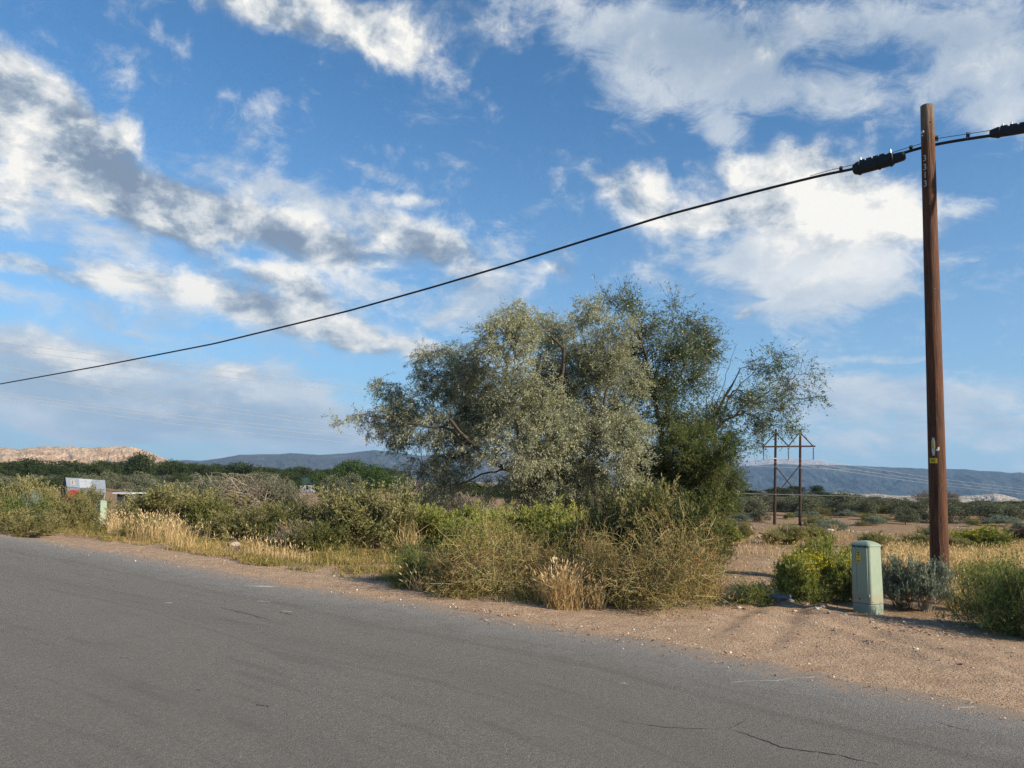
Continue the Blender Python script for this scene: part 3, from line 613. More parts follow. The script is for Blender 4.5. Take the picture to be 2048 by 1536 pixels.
SB = [(1130,655,62,1),(1180,625,44,1),(1085,622,40,.9),(1020,690,70,1),(1210,705,75,1),(1120,740,90,1),(950,735,62,1),(1040,800,95,1),(1210,815,85,1),(880,760,58,.9),(868,690,36,.55),(960,670,30,.4),
      (940,830,80,1),(1130,860,95,1),(1230,880,60,1),(860,850,60,.9),(790,790,44,.6),(745,760,26,.4),(735,840,40,.55),(700,845,24,.45),(780,870,40,.7),(800,830,50,.6),(900,920,68,1),(880,975,52,.9),(1010,890,74,.55),(960,980,42,.5),
      (1090,960,85,1),(1180,955,75,1),(1240,940,50,.7),(1010,985,45,.5),(1130,1010,60,.8),(830,930,40,.5),(1255,770,45,.8),(1265,840,40,.8),(1040,640,40,.7),(900,705,48,.8),(850,725,34,.6),(815,805,48,.7),(760,835,38,.6),(930,765,70,.9),(1235,660,36,.6),(820,960,30,.5),(845,990,34,.6)]
def L_(px, py, dy=0, Y0=YS, b=bS):
    p = at(px, py, Y0 + dy); return (p.x - b[0], dy, p.z - b[2])
tp = [([(0, 0, 0), L_(1115,960), L_(1110,900), L_(1120,820), L_(1130,700)], .20, .06), ([(.1, .1, 0), L_(1150,985), L_(1080,958,-.5), L_(1010,938,-1), L_(960,905,-1), L_(900,840,-1.2)], .17, .05),
      ([(-.1, -.1, 0), L_(1140,960,.3), L_(1190,880,.6), L_(1220,760,.8)], .15, .05), ([(.1, .2, 0), L_(1080,960,.8), L_(1030,860,1), L_(1010,720,1)], .14, .04), ([L_(960,905,-1), L_(880,850,-1), L_(800,845,-.8), L_(740,830,-.6)], .06, .025), ([L_(1080,958,-.5), L_(1000,935,-.6), L_(900,975,-.8)], .06, .03)]
wood, fo = crown_tree(5, bS, pxblobs(SB, YS, bS, 4, 2.6), tp, 3900, 17, .105, .032, -.38, .5, .2, surf=.35)
r = empty('olive_tree', bS); tag(r, 'large silvery-leaved tree with drooping sprays in front of the dark green tree', 'tree')
wood.obj('trunk', M['bark'], r, smooth=True); fo.obj('crown', M['silver'], r)
YE = 35.5; p0 = at(1330, 1030, YE); bE = (p0.x, YE, gz(p0.x, YE) - .05)
EB = [(1250,610,34,.45),(1290,622,34,.4),(1345,620,26,.3),(1310,650,48,.6),(1270,690,50,.9),(1370,655,34,.45),(1400,660,34,.5),(1390,705,44,.8),(1340,720,52,.9),(1420,690,26,.45),(1300,780,62,1),(1370,770,44,.7),(1330,850,62,1),(1390,850,40,.8),
      (1480,790,50,.55),(1505,742,40,.5),(1515,714,24,.4),(1480,730,28,.35),(1250,612,30,.35),(1220,602,20,.3),(1440,690,20,.3),(1505,815,46,.5),(1535,775,32,.45),(1480,850,45,.5),(1460,810,40,.4),(1530,860,28,.4),(1430,830,34,.6),(1440,880,38,.6),(1500,875,28,.4),(1210,600,24,.3),(1260,760,50,.9)]
EB = [(x + (26 if x > 1440 else 0), y, r_ * (.85 if x > 1440 else 1), a_) for x, y, r_, a_ in EB] + [(1600,752,20,.3),(1598,800,20,.3),(1590,720,16,.2)]
def E_(px, py, dy=0): return L_(px, py, dy, YE, bE)
tpe = [([(0, 0, 0), E_(1330,940), E_(1320,850), E_(1300,740), E_(1270,640)], .17, .04), ([(.1, 0, 0), E_(1370,930), E_(1410,870,.3), E_(1450,800,.3), E_(1480,740,.2)], .15, .03), ([E_(1370,930), E_(1430,860,-.3), E_(1490,810,-.4), E_(1560,770,-.4)], .08, .02), ([E_(1320,850), E_(1350,770,.5), E_(1390,690,.6)], .08, .02),
       ([E_(1410,870), E_(1430,790,-.2), E_(1440,700,-.2)], .03, .006), ([E_(1410,870), E_(1445,780,-.4), E_(1470,690,-.4)], .03, .006), ([E_(1430,860,-.3), E_(1470,780,-.6), E_(1530,720,-.6)], .04, .01), ([E_(1410,870), E_(1415,780,.4), E_(1400,720,.4)], .03, .006)]
wood, fo = crown_tree(6, bE, pxblobs(EB, YE, bE, 8, 2.0), tpe, 1500, 8, .10, .046, .0, .8, .17, surf=.1, bias=(.3, 0, .1), leafdroop=-.1)
r = empty('elm_tree', bE); tag(r, 'dark green broad-leaved tree with open leaning branches right of the silvery tree', 'tree')
wood.obj('trunk', M['bark'], r, smooth=True); fo.obj('crown', M['elm'], r)
YT = 31.5; p0 = at(1360, 1045, YT); bT = (p0.x, YT, gz(p0.x, YT) - .05)
TB = [(1300,930,52,1),(1360,900,50,1),(1420,930,42,1),(1350,980,62,1),(1420,990,50,1),(1290,990,50,1),(1462,960,36,.9),(1450,1005,40,.9),(1440,900,30,.6),(1480,968,16,.25),(1400,870,30,.6),(1265,1000,40,.8)]
tpt = [([(0, 0, 0), L_(1350,980,0,YT,bT), L_(1340,920,0,YT,bT)], .09, .03), ([(.1, 0, 0), L_(1390,980,0,YT,bT), L_(1420,930,.2,YT,bT)], .08, .02), ([(-.1, 0, 0), L_(1310,990,0,YT,bT), L_(1290,940,.2,YT,bT)], .08, .02)]
wood, fo = crown_tree(7, bT, pxblobs(TB, YT, bT, 9, 1.2), tpt, 1500, 12, .12, .030, -.15, .5, .1, surf=.4, leafdroop=-.1)
r = empty('thicket_tree', bT); tag(r, 'low feathery dark green thicket under the leaning dark tree', 'tree')
wood.obj('trunk', M['bark'], r, smooth=True); fo.obj('crown', M['tamarisk'], r)

# ---- far trees and shrubs (their leaves gathered into small clumps)
def clump_tree(seed, h, w, nb, per, LL, lo=.15, col=0, spiky=0):
    rng = np.random.default_rng(seed); bl = []
    for i in range(nb):
        z = h * (lo + (1 - lo) * rng.random() ** .8) ; k = math.sin(math.pi * min(1, max(0, (z / h - lo * .5) / (1.08 - lo * .5)))) ** .6
        a = rng.random() * 6.28; rr = rng.random() ** .5 * w / 2 * k * .8; bl.append((np.array((rr * math.cos(a), rr * math.sin(a), z * .92)), w * (.12 + .12 * rng.random())))
    C_ = []; tn = []
    for c, r_ in bl:
        d = unit(rng.normal(size=(per, 3))); C_.append(c + d * r_ * (.6 + .5 * rng.random((per, 1))) * (1, 1, .85)); tn.append(np.clip(.5 + rng.normal() * .16 + rng.normal(size=per) * .14, 0, 1))
    C_ = np.concatenate(C_); tn = np.concatenate(tn); k = C_[:, 2] > .05 * h; C_ = C_[k]; tn = tn[k]
    dn = rng.normal(size=C_.shape) + (0, 0, spiky); V, F_ = leaves(C_, dn, LL * (.6 + .8 * rng.random(len(C_))), LL * .55 * (.6 + .8 * rng.random(len(C_))), rng)
    fo = Geo(); fo.add(V, F_, np.repeat(tn, 4)); w_ = Geo()
    path = np.array([[(0, 0, -.1), (.03 * w, 0, h * .3), (0, .02 * w, h * .6)]]); V, F_ = tubes(path, np.array([[.035, .028, .015]]) * h * .6, 6); w_.add(V, F_, .4)
    ln = np.stack([np.stack([np.array((0, 0, h * .25)), b[0] * (.5, .5, .8), b[0]]) for b in bl[:10]]); V, F_ = tubes(ln, np.tile(np.array([[.012, .009, .004]]) * h * .6, (len(ln), 1)), 4); w_.add(V, F_, .4)
    return fo, w_
def proto_tree(seed, h, w, nb, per, LL, mat, **kw):
    fo, w_ = clump_tree(seed, h, w, nb, per, LL, **kw); return Proto(h, w, [('crown', fo.mesh('crown', mat)), ('trunk', w_.mesh('trunk', M['bark']))])
FT = [proto_tree(700 + i, 9, 9, 34, 190, .42, M['fartree'], lo=.12) for i in range(3)]
FG = [proto_tree(710 + i, 8, 10, 40, 260, .33, M['fargreen'], lo=.1) for i in range(2)]
FP = [proto_tree(720, 12, 2.2, 22, 60, .4, M['fartree'], lo=.08, spiky=1)]
FO = [proto_tree(730 + i, 3, 4, 26, 170, .17, M['farolive'], lo=.05, spiky=.8) for i in range(3)]
FD = [proto_tree(740 + i, 3, 4, 24, 150, .17, M['fartree'], lo=.05, spiky=.3) for i in range(2)]
def size_word(w, wm, top, tm): return ('broad ' if w > wm else 'narrow ') + ('tall ' if top < tm else 'low ')
def far(pr, name, px, top, wpx, D, label, cat, group=None, hmin=None, single=False):
    d = ray(px, 945 + px * .03); k = D / math.hypot(d.x, d.y); x, y = d.x * k, d.y * k; z = gz(x, y)
    p = at(px, top, y); m = y / F
    return place(pr, name, (x, y, z - .1), max(p.z - z, .6), wpx * m, label, cat, group, single=single)
# the one by one trees of the background
def near_what(px, left=True):
    if left:
        for lim, w in ((110, 'at the far left, left of the metal barn'), (225, 'straight behind the metal barn'), (330, 'below the tall round dark tree'), (430, 'between round tree and brush pile'),
                       (560, 'behind the grey brush piles'), (680, 'around the house with the green roof'), (5000, 'seen under the silvery tree')):
            if px < lim: return w
    for lim, w in ((1545, 'left of the wooden power frame'), (1640, 'behind the wooden power frame'), (1740, 'just right of the wooden power frame'), (1860, 'left of the utility pole'), (1960, 'just right of the utility pole'), (5000, 'near the right edge of the view')):
        if px < lim: return w
for (px, top, w, D, i, lab) in [(280,908,42,260,0,'tall round dark tree rising above the left tree line under the tan mesa'),(342,921,34,290,1,'dark tree with a narrow top just right of the tall round tree'),
        (478,926,58,250,2,'rounded dark green tree standing alone left of the grey brush pile'),(205,922,50,300,1,'broad dark tree in the tree line below the mesa top'),(60,919,60,300,0,'wide dark tree near the left edge of the tree line')]:
    far(FT[i], 'tree', px, top, w * 1.25, D, lab, 'tree')
for (px, top, w, D, i, lab) in [(712,922,80,245,0,'big bright green tree behind the brush right of the white house'),(755,934,60,250,1,'lower green tree joined to the right side of the big green tree'),
        (560,946,80,235,1,'green tree left of the house with the green roof'),(645,946,46,240,0,'green tree just right of the house with the green roof'),(800,950,60,230,0,'green tree below the left tip of the silvery tree'),(940,965,110,220,1,'green tree seen through the gap under the silvery crown'),
        (1012,968,80,235,0,'green tree behind the trunk of the silvery tree')]:
    far(FG[i], 'tree', px, top, w, D, lab, 'tree')
for k in range(12):
    far(FP[0], 'poplar_tree', 104 + k * 4.6 + random.uniform(-1, 1), 921 + random.uniform(-3, 3) + k * .15, 7, 420, 'slim pointed poplar in the row below the tan mesa', 'tree', 'row of far poplars')
for k in range(58):
    px = -40 + k * 13.5 + random.uniform(-5, 5); top = 929 + random.uniform(-6, 7) + max(0, px - 330) * .035
    if px > 660: continue
    w = random.uniform(30, 48); sw = size_word(w, 39, top - max(0, px - 330) * .035, 929)
    far(FT[k % 3], 'tree', px, top, w, random.uniform(280, 380), sw + 'dark tree in the tree line, ' + near_what(px).replace('at the far left, ', ''), 'tree', sw + 'tree line ' + near_what(px))
for k in range(26):
    px = 380 + k * 17 + random.uniform(-6, 6); far(FT[k % 3], 'tree', px, 938 + random.uniform(-4, 5), random.uniform(20, 34), random.uniform(420, 600), 'small dark tree at the hill foot, ' + near_what(px), 'tree', 'small far trees ' + near_what(px))
for row, (D, ty, dx) in enumerate([(210, 948, 23), (160, 958, 26), (115, 968, 32)]):
    for k in range(int(900 / dx)):
        px = -30 + k * dx + random.uniform(-8, 8)
        if 100 < px < 262 and row > 0: continue
        if 590 < px < 700: continue
        if 730 < px < 870: continue
        dark = random.random() < .22
        far((FD if dark else FO)[k % 2], 'olive_shrub', px, ty + random.uniform(-5, 6), random.uniform(34, 62), D * random.uniform(.93, 1.07),
            ('dark green shrub ' if dark else 'grey-green shrub ') + ('far back ', 'midway back ', 'nearer ')[row] + near_what(px), 'shrub', ('dark ' if dark else 'grey-green ') + 'scrub row %s ' % ('far', 'middle', 'near')[row] + near_what(px), single=True)
for k in range(3): far(FO[k], 'olive_shrub', 660 + k * 14, 952 + k * 6, 40, 130, ('round grey-green shrub in front of the white shed', 'grey-green shrub beside the white shed', 'small grey-green shrub right of the white shed')[k], 'shrub')
# right side of the field
for (px, top, w, D, i, lab) in [(1555,975,52,300,0,'dark round tree seen behind the left leg of the wooden power frame'),(1590,972,44,310,1,'dark tree between the legs of the power frame'),(1637,971,30,320,2,'dark tree right of the power frame with a ragged top'),(1500,980,50,300,1,'dark tree at the right tip of the leaning tree')]:
    far(FT[i], 'tree', px, top, w, D, lab, 'tree')
for k in range(20):
    px = 1450 + k * 14 + random.uniform(-4, 4); far(FD[k % 2], 'tree', px, 983 + random.uniform(-3, 4) + (px - 1450) * .01, random.uniform(24, 40), random.uniform(240, 340), 'low dark tree on the far rim, ' + near_what(px, False), 'tree', 'low rim trees ' + near_what(px, False), single=True)
for k in range(9):
    px = 1980 + k * 22; far(FD[k % 2], 'tree', px, 1003 - k * .5 + random.uniform(-2, 2), random.uniform(30, 44), random.uniform(190, 230), 'dark juniper-like tree at the right edge of the far field', 'tree', 'dark trees at the right edge', single=True)
for k in range(78):
    px = 1440 + k * 8.3 + random.uniform(-7, 7); D = random.choice([115, 125, 150, 175, 140]); w = random.uniform(30, 62); tp_ = random.uniform(-6, 9); sw = size_word(w, 46, tp_, 1)
    far(FO[k % 3], 'olive_shrub', px, 991 + (px - 1440) * .022 + tp_, w, D * random.uniform(.95, 1.05), sw + 'grey-green shrub on the brown rise, ' + near_what(px, False), 'shrub', sw + 'shrubs of the brown rise ' + near_what(px, False), single=True)
for (px, py, top, w, i, lab) in [(1690,1028,985,60,0,'large grey-green shrub right of the power frame, alone on brown soil'),(1810,1048,1015,50,1,'dark grey shrub just left of the wooden pole'),(1755,1020,992,50,2,'grey shrub between the power frame and the wooden pole'),(1480,1030,1000,40,1,'grey shrub below the tip of the leaning tree'),
        (1880,1032,1002,46,0,'grey shrub behind the wooden pole at the foot of the mesa'),(1935,1030,1008,60,2,'wide grey-green shrub right of the wooden pole'),(1520,1045,1018,40,2,'small faded shrub left of the power frame'),(1990,1040,1015,40,0,'small grey shrub near the right edge of the rise')]:
    b = gp(px, py); m = b.y / F; place(FO[i], 'olive_shrub', b, (py - top) * m, w * m, lab, 'shrub')
# ------------------------------------------------------------------ roadside brush, plant by plant
GD = {'foliage': M['grease_dark']}
for (px, py, top, w, i, lab, mt) in [
    (20,1062,988,150,0,'bright green brush at the left edge of the photo, behind the dry weeds',{'foliage': M['green']}), (62,1056,952,130,1,'tall pale olive brush left of the barn front',None),
    (183,1034,970,64,2,'pointed olive brush covering the middle of the metal barn',None), (118,1052,980,110,3,'low olive brush below the left end of the metal barn',None), (150,1062,980,84,3,'low yellow-green brush in front of the metal barn',None),
    (272,1060,992,90,0,'yellow-green brush just right of the leaning green pedestal',None), (340,1068,966,190,1,'wide tan-green brush right of the leaning pedestal',None),
    (425,1072,990,150,2,'dark green brush left of the grey brush piles',GD), (505,1082,998,150,3,'yellowish brush in front of the grey brush piles',None),
    (590,1088,1000,130,0,'olive brush with a grey top right of the brush piles',GD), (660,1094,1000,120,2,'olive brush touching the left side of the biggest bush',None), (725,1098,966,200,1,'biggest rounded olive bush between the brush piles and the silvery tree',None),
    (790,1100,1005,90,3,'low olive bush at the right foot of the biggest bush',GD), (60,1075,1020,120,3,'low brownish brush above the road at the far left',None), (-60,1070,970,160,2,'olive brush cut off by the left edge',None),
    (300,1078,1030,100,3,'low dark brush above the tallest golden grass',GD), (640,1104,1040,110,0,'low dark-footed brush behind the pale dry clump',GD),
    (1290,1135,975,190,1,'tall yellow-olive bush in front of the dark trees',None), (1215,1125,985,110,2,'narrow yellow-olive bush below the silvery crown',None), (1395,1150,1000,150,3,'dark olive bush behind the right tumbleweed',GD), (1350,1130,1010,170,0,'brownish olive bush between tumbleweed and thicket',GD), (1090,1128,1060,110,0,'dark low bush between the two tumbleweeds',GD)]:
    px_place(PG[i], 'brush_shrub', px, py, top, w, lab, mats=mt)
px_place(PS_[0], 'sagebrush', 62, 1060, 990, 50, 'upright blue-grey sagebrush near the left edge')
for (px, py, top, w, i, lab) in [(850,1088,1012,110,2,'green rabbitbrush right of the biggest olive bush'),(935,1090,1015,110,3,'yellowish rabbitbrush below the bare grey shrub'),(915,1125,1040,110,2,'deep green rabbitbrush left of the left tumbleweed'),
        (1010,1095,1020,100,3,'green rabbitbrush behind the left tumbleweed'),(1085,1105,1015,130,2,'bright green rabbitbrush below the silvery tree trunk'),(1150,1110,1022,110,3,'darker rabbitbrush behind the wheat clump'),(975,1110,1030,90,2,'small rabbitbrush wedged behind the left tumbleweed'),
        (1450,1090,1045,70,2,'long-stemmed green shrub at the right side of the big bushes')]:
    px_place(PR[i], 'rabbitbrush', px, py, top, w, lab)
for (px, py, top, w, i, lab) in [(985,1188,1048,230,0,'left tumbleweed, wide brownish tangle at the road edge'),(1075,1182,1090,120,1,'small brown tumbleweed beside the wheat clump'),(1190,1196,1062,150,1,'middle tumbleweed, rusty tangle behind the dry wheat'),
        (1320,1216,1040,250,2,'right tumbleweed, largest straw-green tangle beside the dirt drive'),(905,1182,1098,110,2,'rusty low tumbleweed left of the left tumbleweed'),(1265,1212,1130,120,0,'low straw-coloured tumbleweed at the road edge'),(1400,1196,1080,100,1,'green-tinged tumbleweed next to the dirt drive')]:
    px_place(PT[i], 'tumbleweed', px, py, top, w, lab)
px_place(PN[0], 'green_weed', 842, 1170, 1090, 95, 'bright green weed left of the tumbleweeds')
for (px, py, top, w, i, lab) in [(930,1045,985,90,0,'bare grey-brown shrub in front of the silvery tree'),(882,1045,998,45,1,'small pinkish bare shrub left of the grey-brown one'),(590,1100,1046,100,1,'pale dry shrub in front of the olive brush')]:
    px_place(PB[i], 'bare_shrub', px, py, top, w, lab)
for (px, py, top, w, i, lab) in [(1592,1204,1112,90,1,'yellow-flowered rabbitbrush beside the dirt drive, left one'),(1655,1196,1090,110,0,'yellow-flowered rabbitbrush just left of the green pedestal'),(1690,1206,1120,80,2,'green stems against the left side of the pedestal'),
        (1625,1160,1085,70,0,'rear yellow-flowered rabbitbrush, half hidden'),(1580,1088,1050,60,2,'green rabbitbrush in front of the left leg of the power frame'),(1622,1082,1050,60,3,'green rabbitbrush in front of the right leg of the power frame'),(1490,1078,1047,26,2,'tiny green shrub left of the power frame'),
        (1955,1104,1058,100,1,'round green rabbitbrush in the golden grass right of the pole'),(1655,1098,1062,28,3,'tiny green shrub between drive and pedestal'),(1545,1090,1058,40,3,'small yellowish shrub in the grass left of the power frame'),
        (1760,1098,1066,70,3,'faint green shrub behind the pedestal'),(1830,1100,1070,60,2,'faint green shrub left of the utility pole'),(1915,1108,1075,60,2,'dull green shrub right behind the utility pole')]:
    px_place(PR[i], 'rabbitbrush', px, py, top, w, lab, mats={'foliage': M['grease']} if py < 1110 and px != 1955 else None)
for (px, py, top, w, i, lab) in [(1806,1222,1122,84,0,'blue-grey sagebrush leaning on the pedestal'),(1852,1226,1128,85,1,'blue-grey sagebrush around the foot of the utility pole'),(1897,1212,1140,46,0,'small blue-grey sagebrush right of the pole foot')]:
    px_place(PS_[i], 'sagebrush', px, py, top, w, lab)
for (px, py, top, w, i, lab) in [(1500,1206,1160,90,1,'low green weed in the middle of the dirt drive'),(1620,1206,1150,90,0,'low green weed below the yellow-flowered rabbitbrush'),(1985,1268,1150,130,0,'green tangled weed at the bottom right edge'),(2060,1276,1120,130,1,'green weed cut off by the right edge'),
        (1940,1200,1128,90,1,'green weed behind the dry clump right of the pole'),(2010,1190,1120,110,0,'dark green weed at the right edge, behind'),(2150,1290,1130,150,0,'green weed just past the right edge'),(1385,1190,1110,90,1,'green weed in the shade of the right tumbleweed')]:
    px_place(PN[i], 'green_weed', px, py, top, w, lab)

# low clumps dotted over the brown field and its rise
for k in range(46):
    px = 1445 + 600 * random.random(); py = 1024 + 68 * random.random() ** 1.2; hh = random.uniform(7, 17) * (1 + (py - 1024) / 90); sage = random.random() < .45; w = hh * random.uniform(1.6, 3.2)
    if py > 1060 and 1500 < px < 1560: continue
    sw = ('low spreading ' if w > hh * 2.4 else 'small upright ') + ('grey sage clump' if sage else 'straw-green clump')
    b = gp(px, py); m = b.y / F
    place((PS_ if sage else PG)[k % 2], 'sage_clump' if sage else 'brush_clump', (b.x, b.y, b.z - .03), hh * m, w * m, sw + ' on the field, ' + near_what(px, False), 'shrub', sw + 's ' + near_what(px, False), single=True)

# ---- grass, blade by blade
def blades(g, C_, H, Wd, lean, rng, head=0.0, tint=.5, tv=.18, droopy=.15):
    n = len(C_); H = H * (.55 + .6 * rng.random(n)); d = rng.normal(size=(n, 3)) * lean; d[:, 2] = 1; d = unit(d)
    side = unit(np.cross(d, rng.normal(size=(n, 3)))); bend = rng.normal(size=(n, 3)) * droopy * H[:, None]; bend[:, 2] = -np.abs(bend[:, 2])
    m = C_ + d * (H * .55)[:, None]; t_ = C_ + d * H[:, None] + bend; w = (Wd * (.6 + .7 * rng.random(n)))[:, None]
    tn = np.clip(tint + rng.normal(size=n) * tv, 0, 1)
    V = np.stack([C_ - side * w / 2, C_ + side * w / 2, m + side * w * .38, m - side * w * .38, t_], 1).reshape(-1, 3); b = np.arange(n) * 5
    g.add(V, np.stack([b, b + 1, b + 2, b + 3], -1), np.repeat(tn, 5)); g.F.append(np.stack([b + 3, b + 2, b + 4], -1) + g.n - len(V)); g.M.append(np.zeros(n, int))
    if head > 0:
        k = rng.random(n) < head; c = t_[k]; q = len(c); L = .05 + .05 * rng.random(q)
        V, F_ = leaves(c - (t_ - m)[k] * .02, (t_ - m)[k], L, L * .22, rng); g.add(V, F_, np.repeat(np.clip(tn[k] + .25, 0, 1), 4))
def scatter(n, poly, rng):
    """random ground points inside a quad given by four photo pixels on the ground"""
    q = [gp(*p) for p in poly]; u = rng.random((n, 1)); v = rng.random((n, 1)); q = [np.array((p.x, p.y)) for p in q]
    P_ = (q[0] * (1 - u) + q[1] * u) * (1 - v) + (q[3] * (1 - u) + q[2] * u) * v
    return np.concatenate([P_, height(P_[:, 0], P_[:, 1])[:, None] - .01], 1)
rng = np.random.default_rng(77)
def thin(P_, s, lo, hi, seed):
    f = sstep(lo, hi, fbm(P_[:, 0] * s, P_[:, 1] * s, 3, seed) + .5); return P_[rng.random(len(P_)) < f]
g = Geo()                                                              # tall golden stands on the left verge
for (poly, n, h, lo) in [([(215,1078),(345,1092),(345,1062),(215,1055)],3200,.62,.1),([(330,1098),(420,1110),(420,1084),(330,1075)],1500,.55,.3),([(420,1112),(520,1124),(520,1096),(420,1084)],1300,.42,.35),([(510,1122),(620,1132),(620,1104),(510,1096)],700,.35,.4)]:
    P_ = thin(scatter(n, poly, rng), 1.1, lo, lo + .3, 3); blades(g, P_, np.full(len(P_), h), .009, .16, rng, .6, .68)
tag(g.obj('golden_grass', M['dry']), 'tall golden grass standing on the left verge', 'grass', kind='stuff')
g = Geo()                                                              # cropped straw and green mix along the verge
for (poly, n, h, tn, lo) in [([(-60,1054),(230,1084),(230,1060),(-60,1035)],9000,.24,.5,.25),([(200,1082),(520,1130),(520,1095),(200,1062)],12000,.17,.68,.3),([(480,1128),(830,1172),(830,1110),(480,1085)],24000,.15,.66,.38),([(780,1176),(900,1190),(900,1130),(780,1105)],5000,.14,.35,.35),
        ([(860,1195),(1130,1215),(1130,1170),(860,1165)],3000,.16,.5,.35),([(1100,1214),(1420,1226),(1420,1190),(1100,1180)],3500,.16,.45,.4)]:
    P_ = thin(scatter(n, poly, rng), 1.6, lo, lo + .3, 5); blades(g, P_, np.full(len(P_), h), .010, .5, rng, .05, tn + fbm(P_[:, 0] * .7, P_[:, 1] * .7, 3, 8) * .9, .15, .3)
tag(g.obj('verge_grass', M['weed']), 'short straw and green grass along the road verge', 'grass', kind='stuff')
g = Geo()
for (poly, n, h, tn) in [([(200,1080),(520,1128),(520,1095),(200,1062)],900,.38,.75),([(480,1126),(830,1168),(830,1105),(480,1085)],1300,.36,.8),([(560,1120),(830,1140),(830,1108),(560,1090)],900,.42,.3)]:
    P_ = thin(scatter(n, poly, rng), 2.2, .5, .62, 25); blades(g, P_, np.full(len(P_), h), .010, .3, rng, .35, tn, .15, .25)
tag(g.obj('straw_tufts', M['weed']), 'scattered taller straw tufts on the left verge', 'grass', kind='stuff')
g = Geo()                                                              # dry weeds at the far left, brownish
for poly, n, h in [([(-60,1058),(220,1076),(220,1050),(-60,1035)], 5000, .42), ([(540,1100),(640,1110),(640,1090),(540,1085)], 500, .45), ([(790,1110),(900,1120),(900,1060),(790,1060)], 1200, .5)]:
    P_ = thin(scatter(n, poly, rng), 1.3, .35, .6, 12); blades(g, P_, np.full(len(P_), h), .008, .35, rng, .25, .42, .2)
tag(g.obj('dry_weeds', M['weed']), 'brown dry weeds below the brush on the left', 'weeds', kind='stuff')
g = Geo()                                                              # golden field behind the pole and loose tufts over the right field
for (poly, n, h, tn, lo) in [([(1770,1150),(2560,1215),(2560,1112),(1770,1098)],38000,.34,.5,.15),([(1440,1120),(1700,1120),(1700,1078),(1440,1066)],6000,.26,.45,.45),([(1640,1100),(2100,1110),(2100,1078),(1640,1072)],7000,.26,.3,.45),
        ([(1440,1200),(1600,1200),(1600,1110),(1440,1110)],1600,.10,.35,.5)]:
    P_ = thin(scatter(n, poly, rng), .8, lo, lo + .3, 15); blades(g, P_, np.full(len(P_), h), .010, .22, rng, .35, tn + fbm(P_[:, 0] * .3, P_[:, 1] * .3, 3, 18) * .5, .15)
tag(g.obj('field_grass', M['dry']), 'dry golden grass of the field behind the utility pole', 'grass', kind='stuff')
g = Geo()                                                              # green tufts far over the right field and the rise
P_ = scatter(9000, [(1430,1110),(2120,1120),(2120,1018),(1430,1030)], rng); P_ = thin(P_, .35, .53, .75, 21); blades(g, P_, np.full(len(P_), .22), .02, .5, rng, 0, .5 + fbm(P_[:, 0] * .2, P_[:, 1] * .2, 3, 19), .2)
P_ = scatter(900, [(1450,1205),(1570,1205),(1560,1105),(1450,1105)], rng); P_ = thin(P_, 1.5, .45, .6, 5); blades(g, P_, np.full(len(P_), .09), .008, .7, rng, 0, .15, .2)
P_ = scatter(5000, [(780,1060),(900,1060),(900,985),(780,985)], rng); blades(g, P_, np.full(len(P_), .3), .03, .4, rng, 0, .5 + fbm(P_[:, 0] * .2, P_[:, 1] * .2, 3, 19), .2)
tag(g.obj('field_weeds', M['weed']), 'low weeds scattered over the brown field', 'weeds', kind='stuff')
def tuft(px, py, top, wpx, n, mat, lab, cat='grass clump', lean=.3, head=.6, tn=.7, w=.010, name='grass_clump'):
    b = gp(px, py); m = b.y / F; r_ = wpx * m / 2; a = rng.random(n) * 6.28; q = r_ * .55 * rng.random(n) ** .7
    C_ = np.stack([np.cos(a) * q, np.sin(a) * q, np.full(n, -.02)], -1); g = Geo(); blades(g, C_, np.full(n, (py - top) * m * 1.05), w, lean, rng, head, tn)
    return tag(g.obj(name, mat, loc=(b.x, b.y, b.z)), lab, cat)
tuft(1130,1214,1128,150,330,M['dry'],'dry wheat-like clump with seed heads between the tumbleweeds',lean=.26,head=.85,tn=.5)
tuft(1085,1206,1150,60,120,M['dry'],'thin dry wheat stalks left of the wheat-like clump',lean=.2,head=.8)
tuft(1195,1216,1165,70,120,M['dry'],'short dry stalks right of the wheat-like clump',lean=.25,head=.6)
tuft(1245,1218,1180,60,90,M['weed'],'small green-yellow grass clump at the road edge')
tuft(820,1112,1032,80,70,M['dry'],'tall pale dry stalks right of the biggest olive bush',lean=.3,head=.2,w=.014)
tuft(585,1098,1040,80,90,M['dry'],'pale dry stalk clump among the left brush',lean=.35,head=.3,w=.012)
tuft(1918,1225,1148,70,170,M['dry'],'dry straw clump right of the utility pole',lean=.32,head=.5)
tuft(1665,1062,1040,24,60,M['dry'],'golden dry bush beyond the field, right of the power frame',cat='dry shrub',lean=.5,head=.9,w=.05)
tuft(835,1180,1130,60,60,M['dry'],'thin dry stalks in front of the bright green weed',lean=.5,head=.6)
tuft(1728,1232,1222,60,160,M['dry'],'flattened straw at the foot of the green pedestal',lean=1.6,head=0,tn=.55)

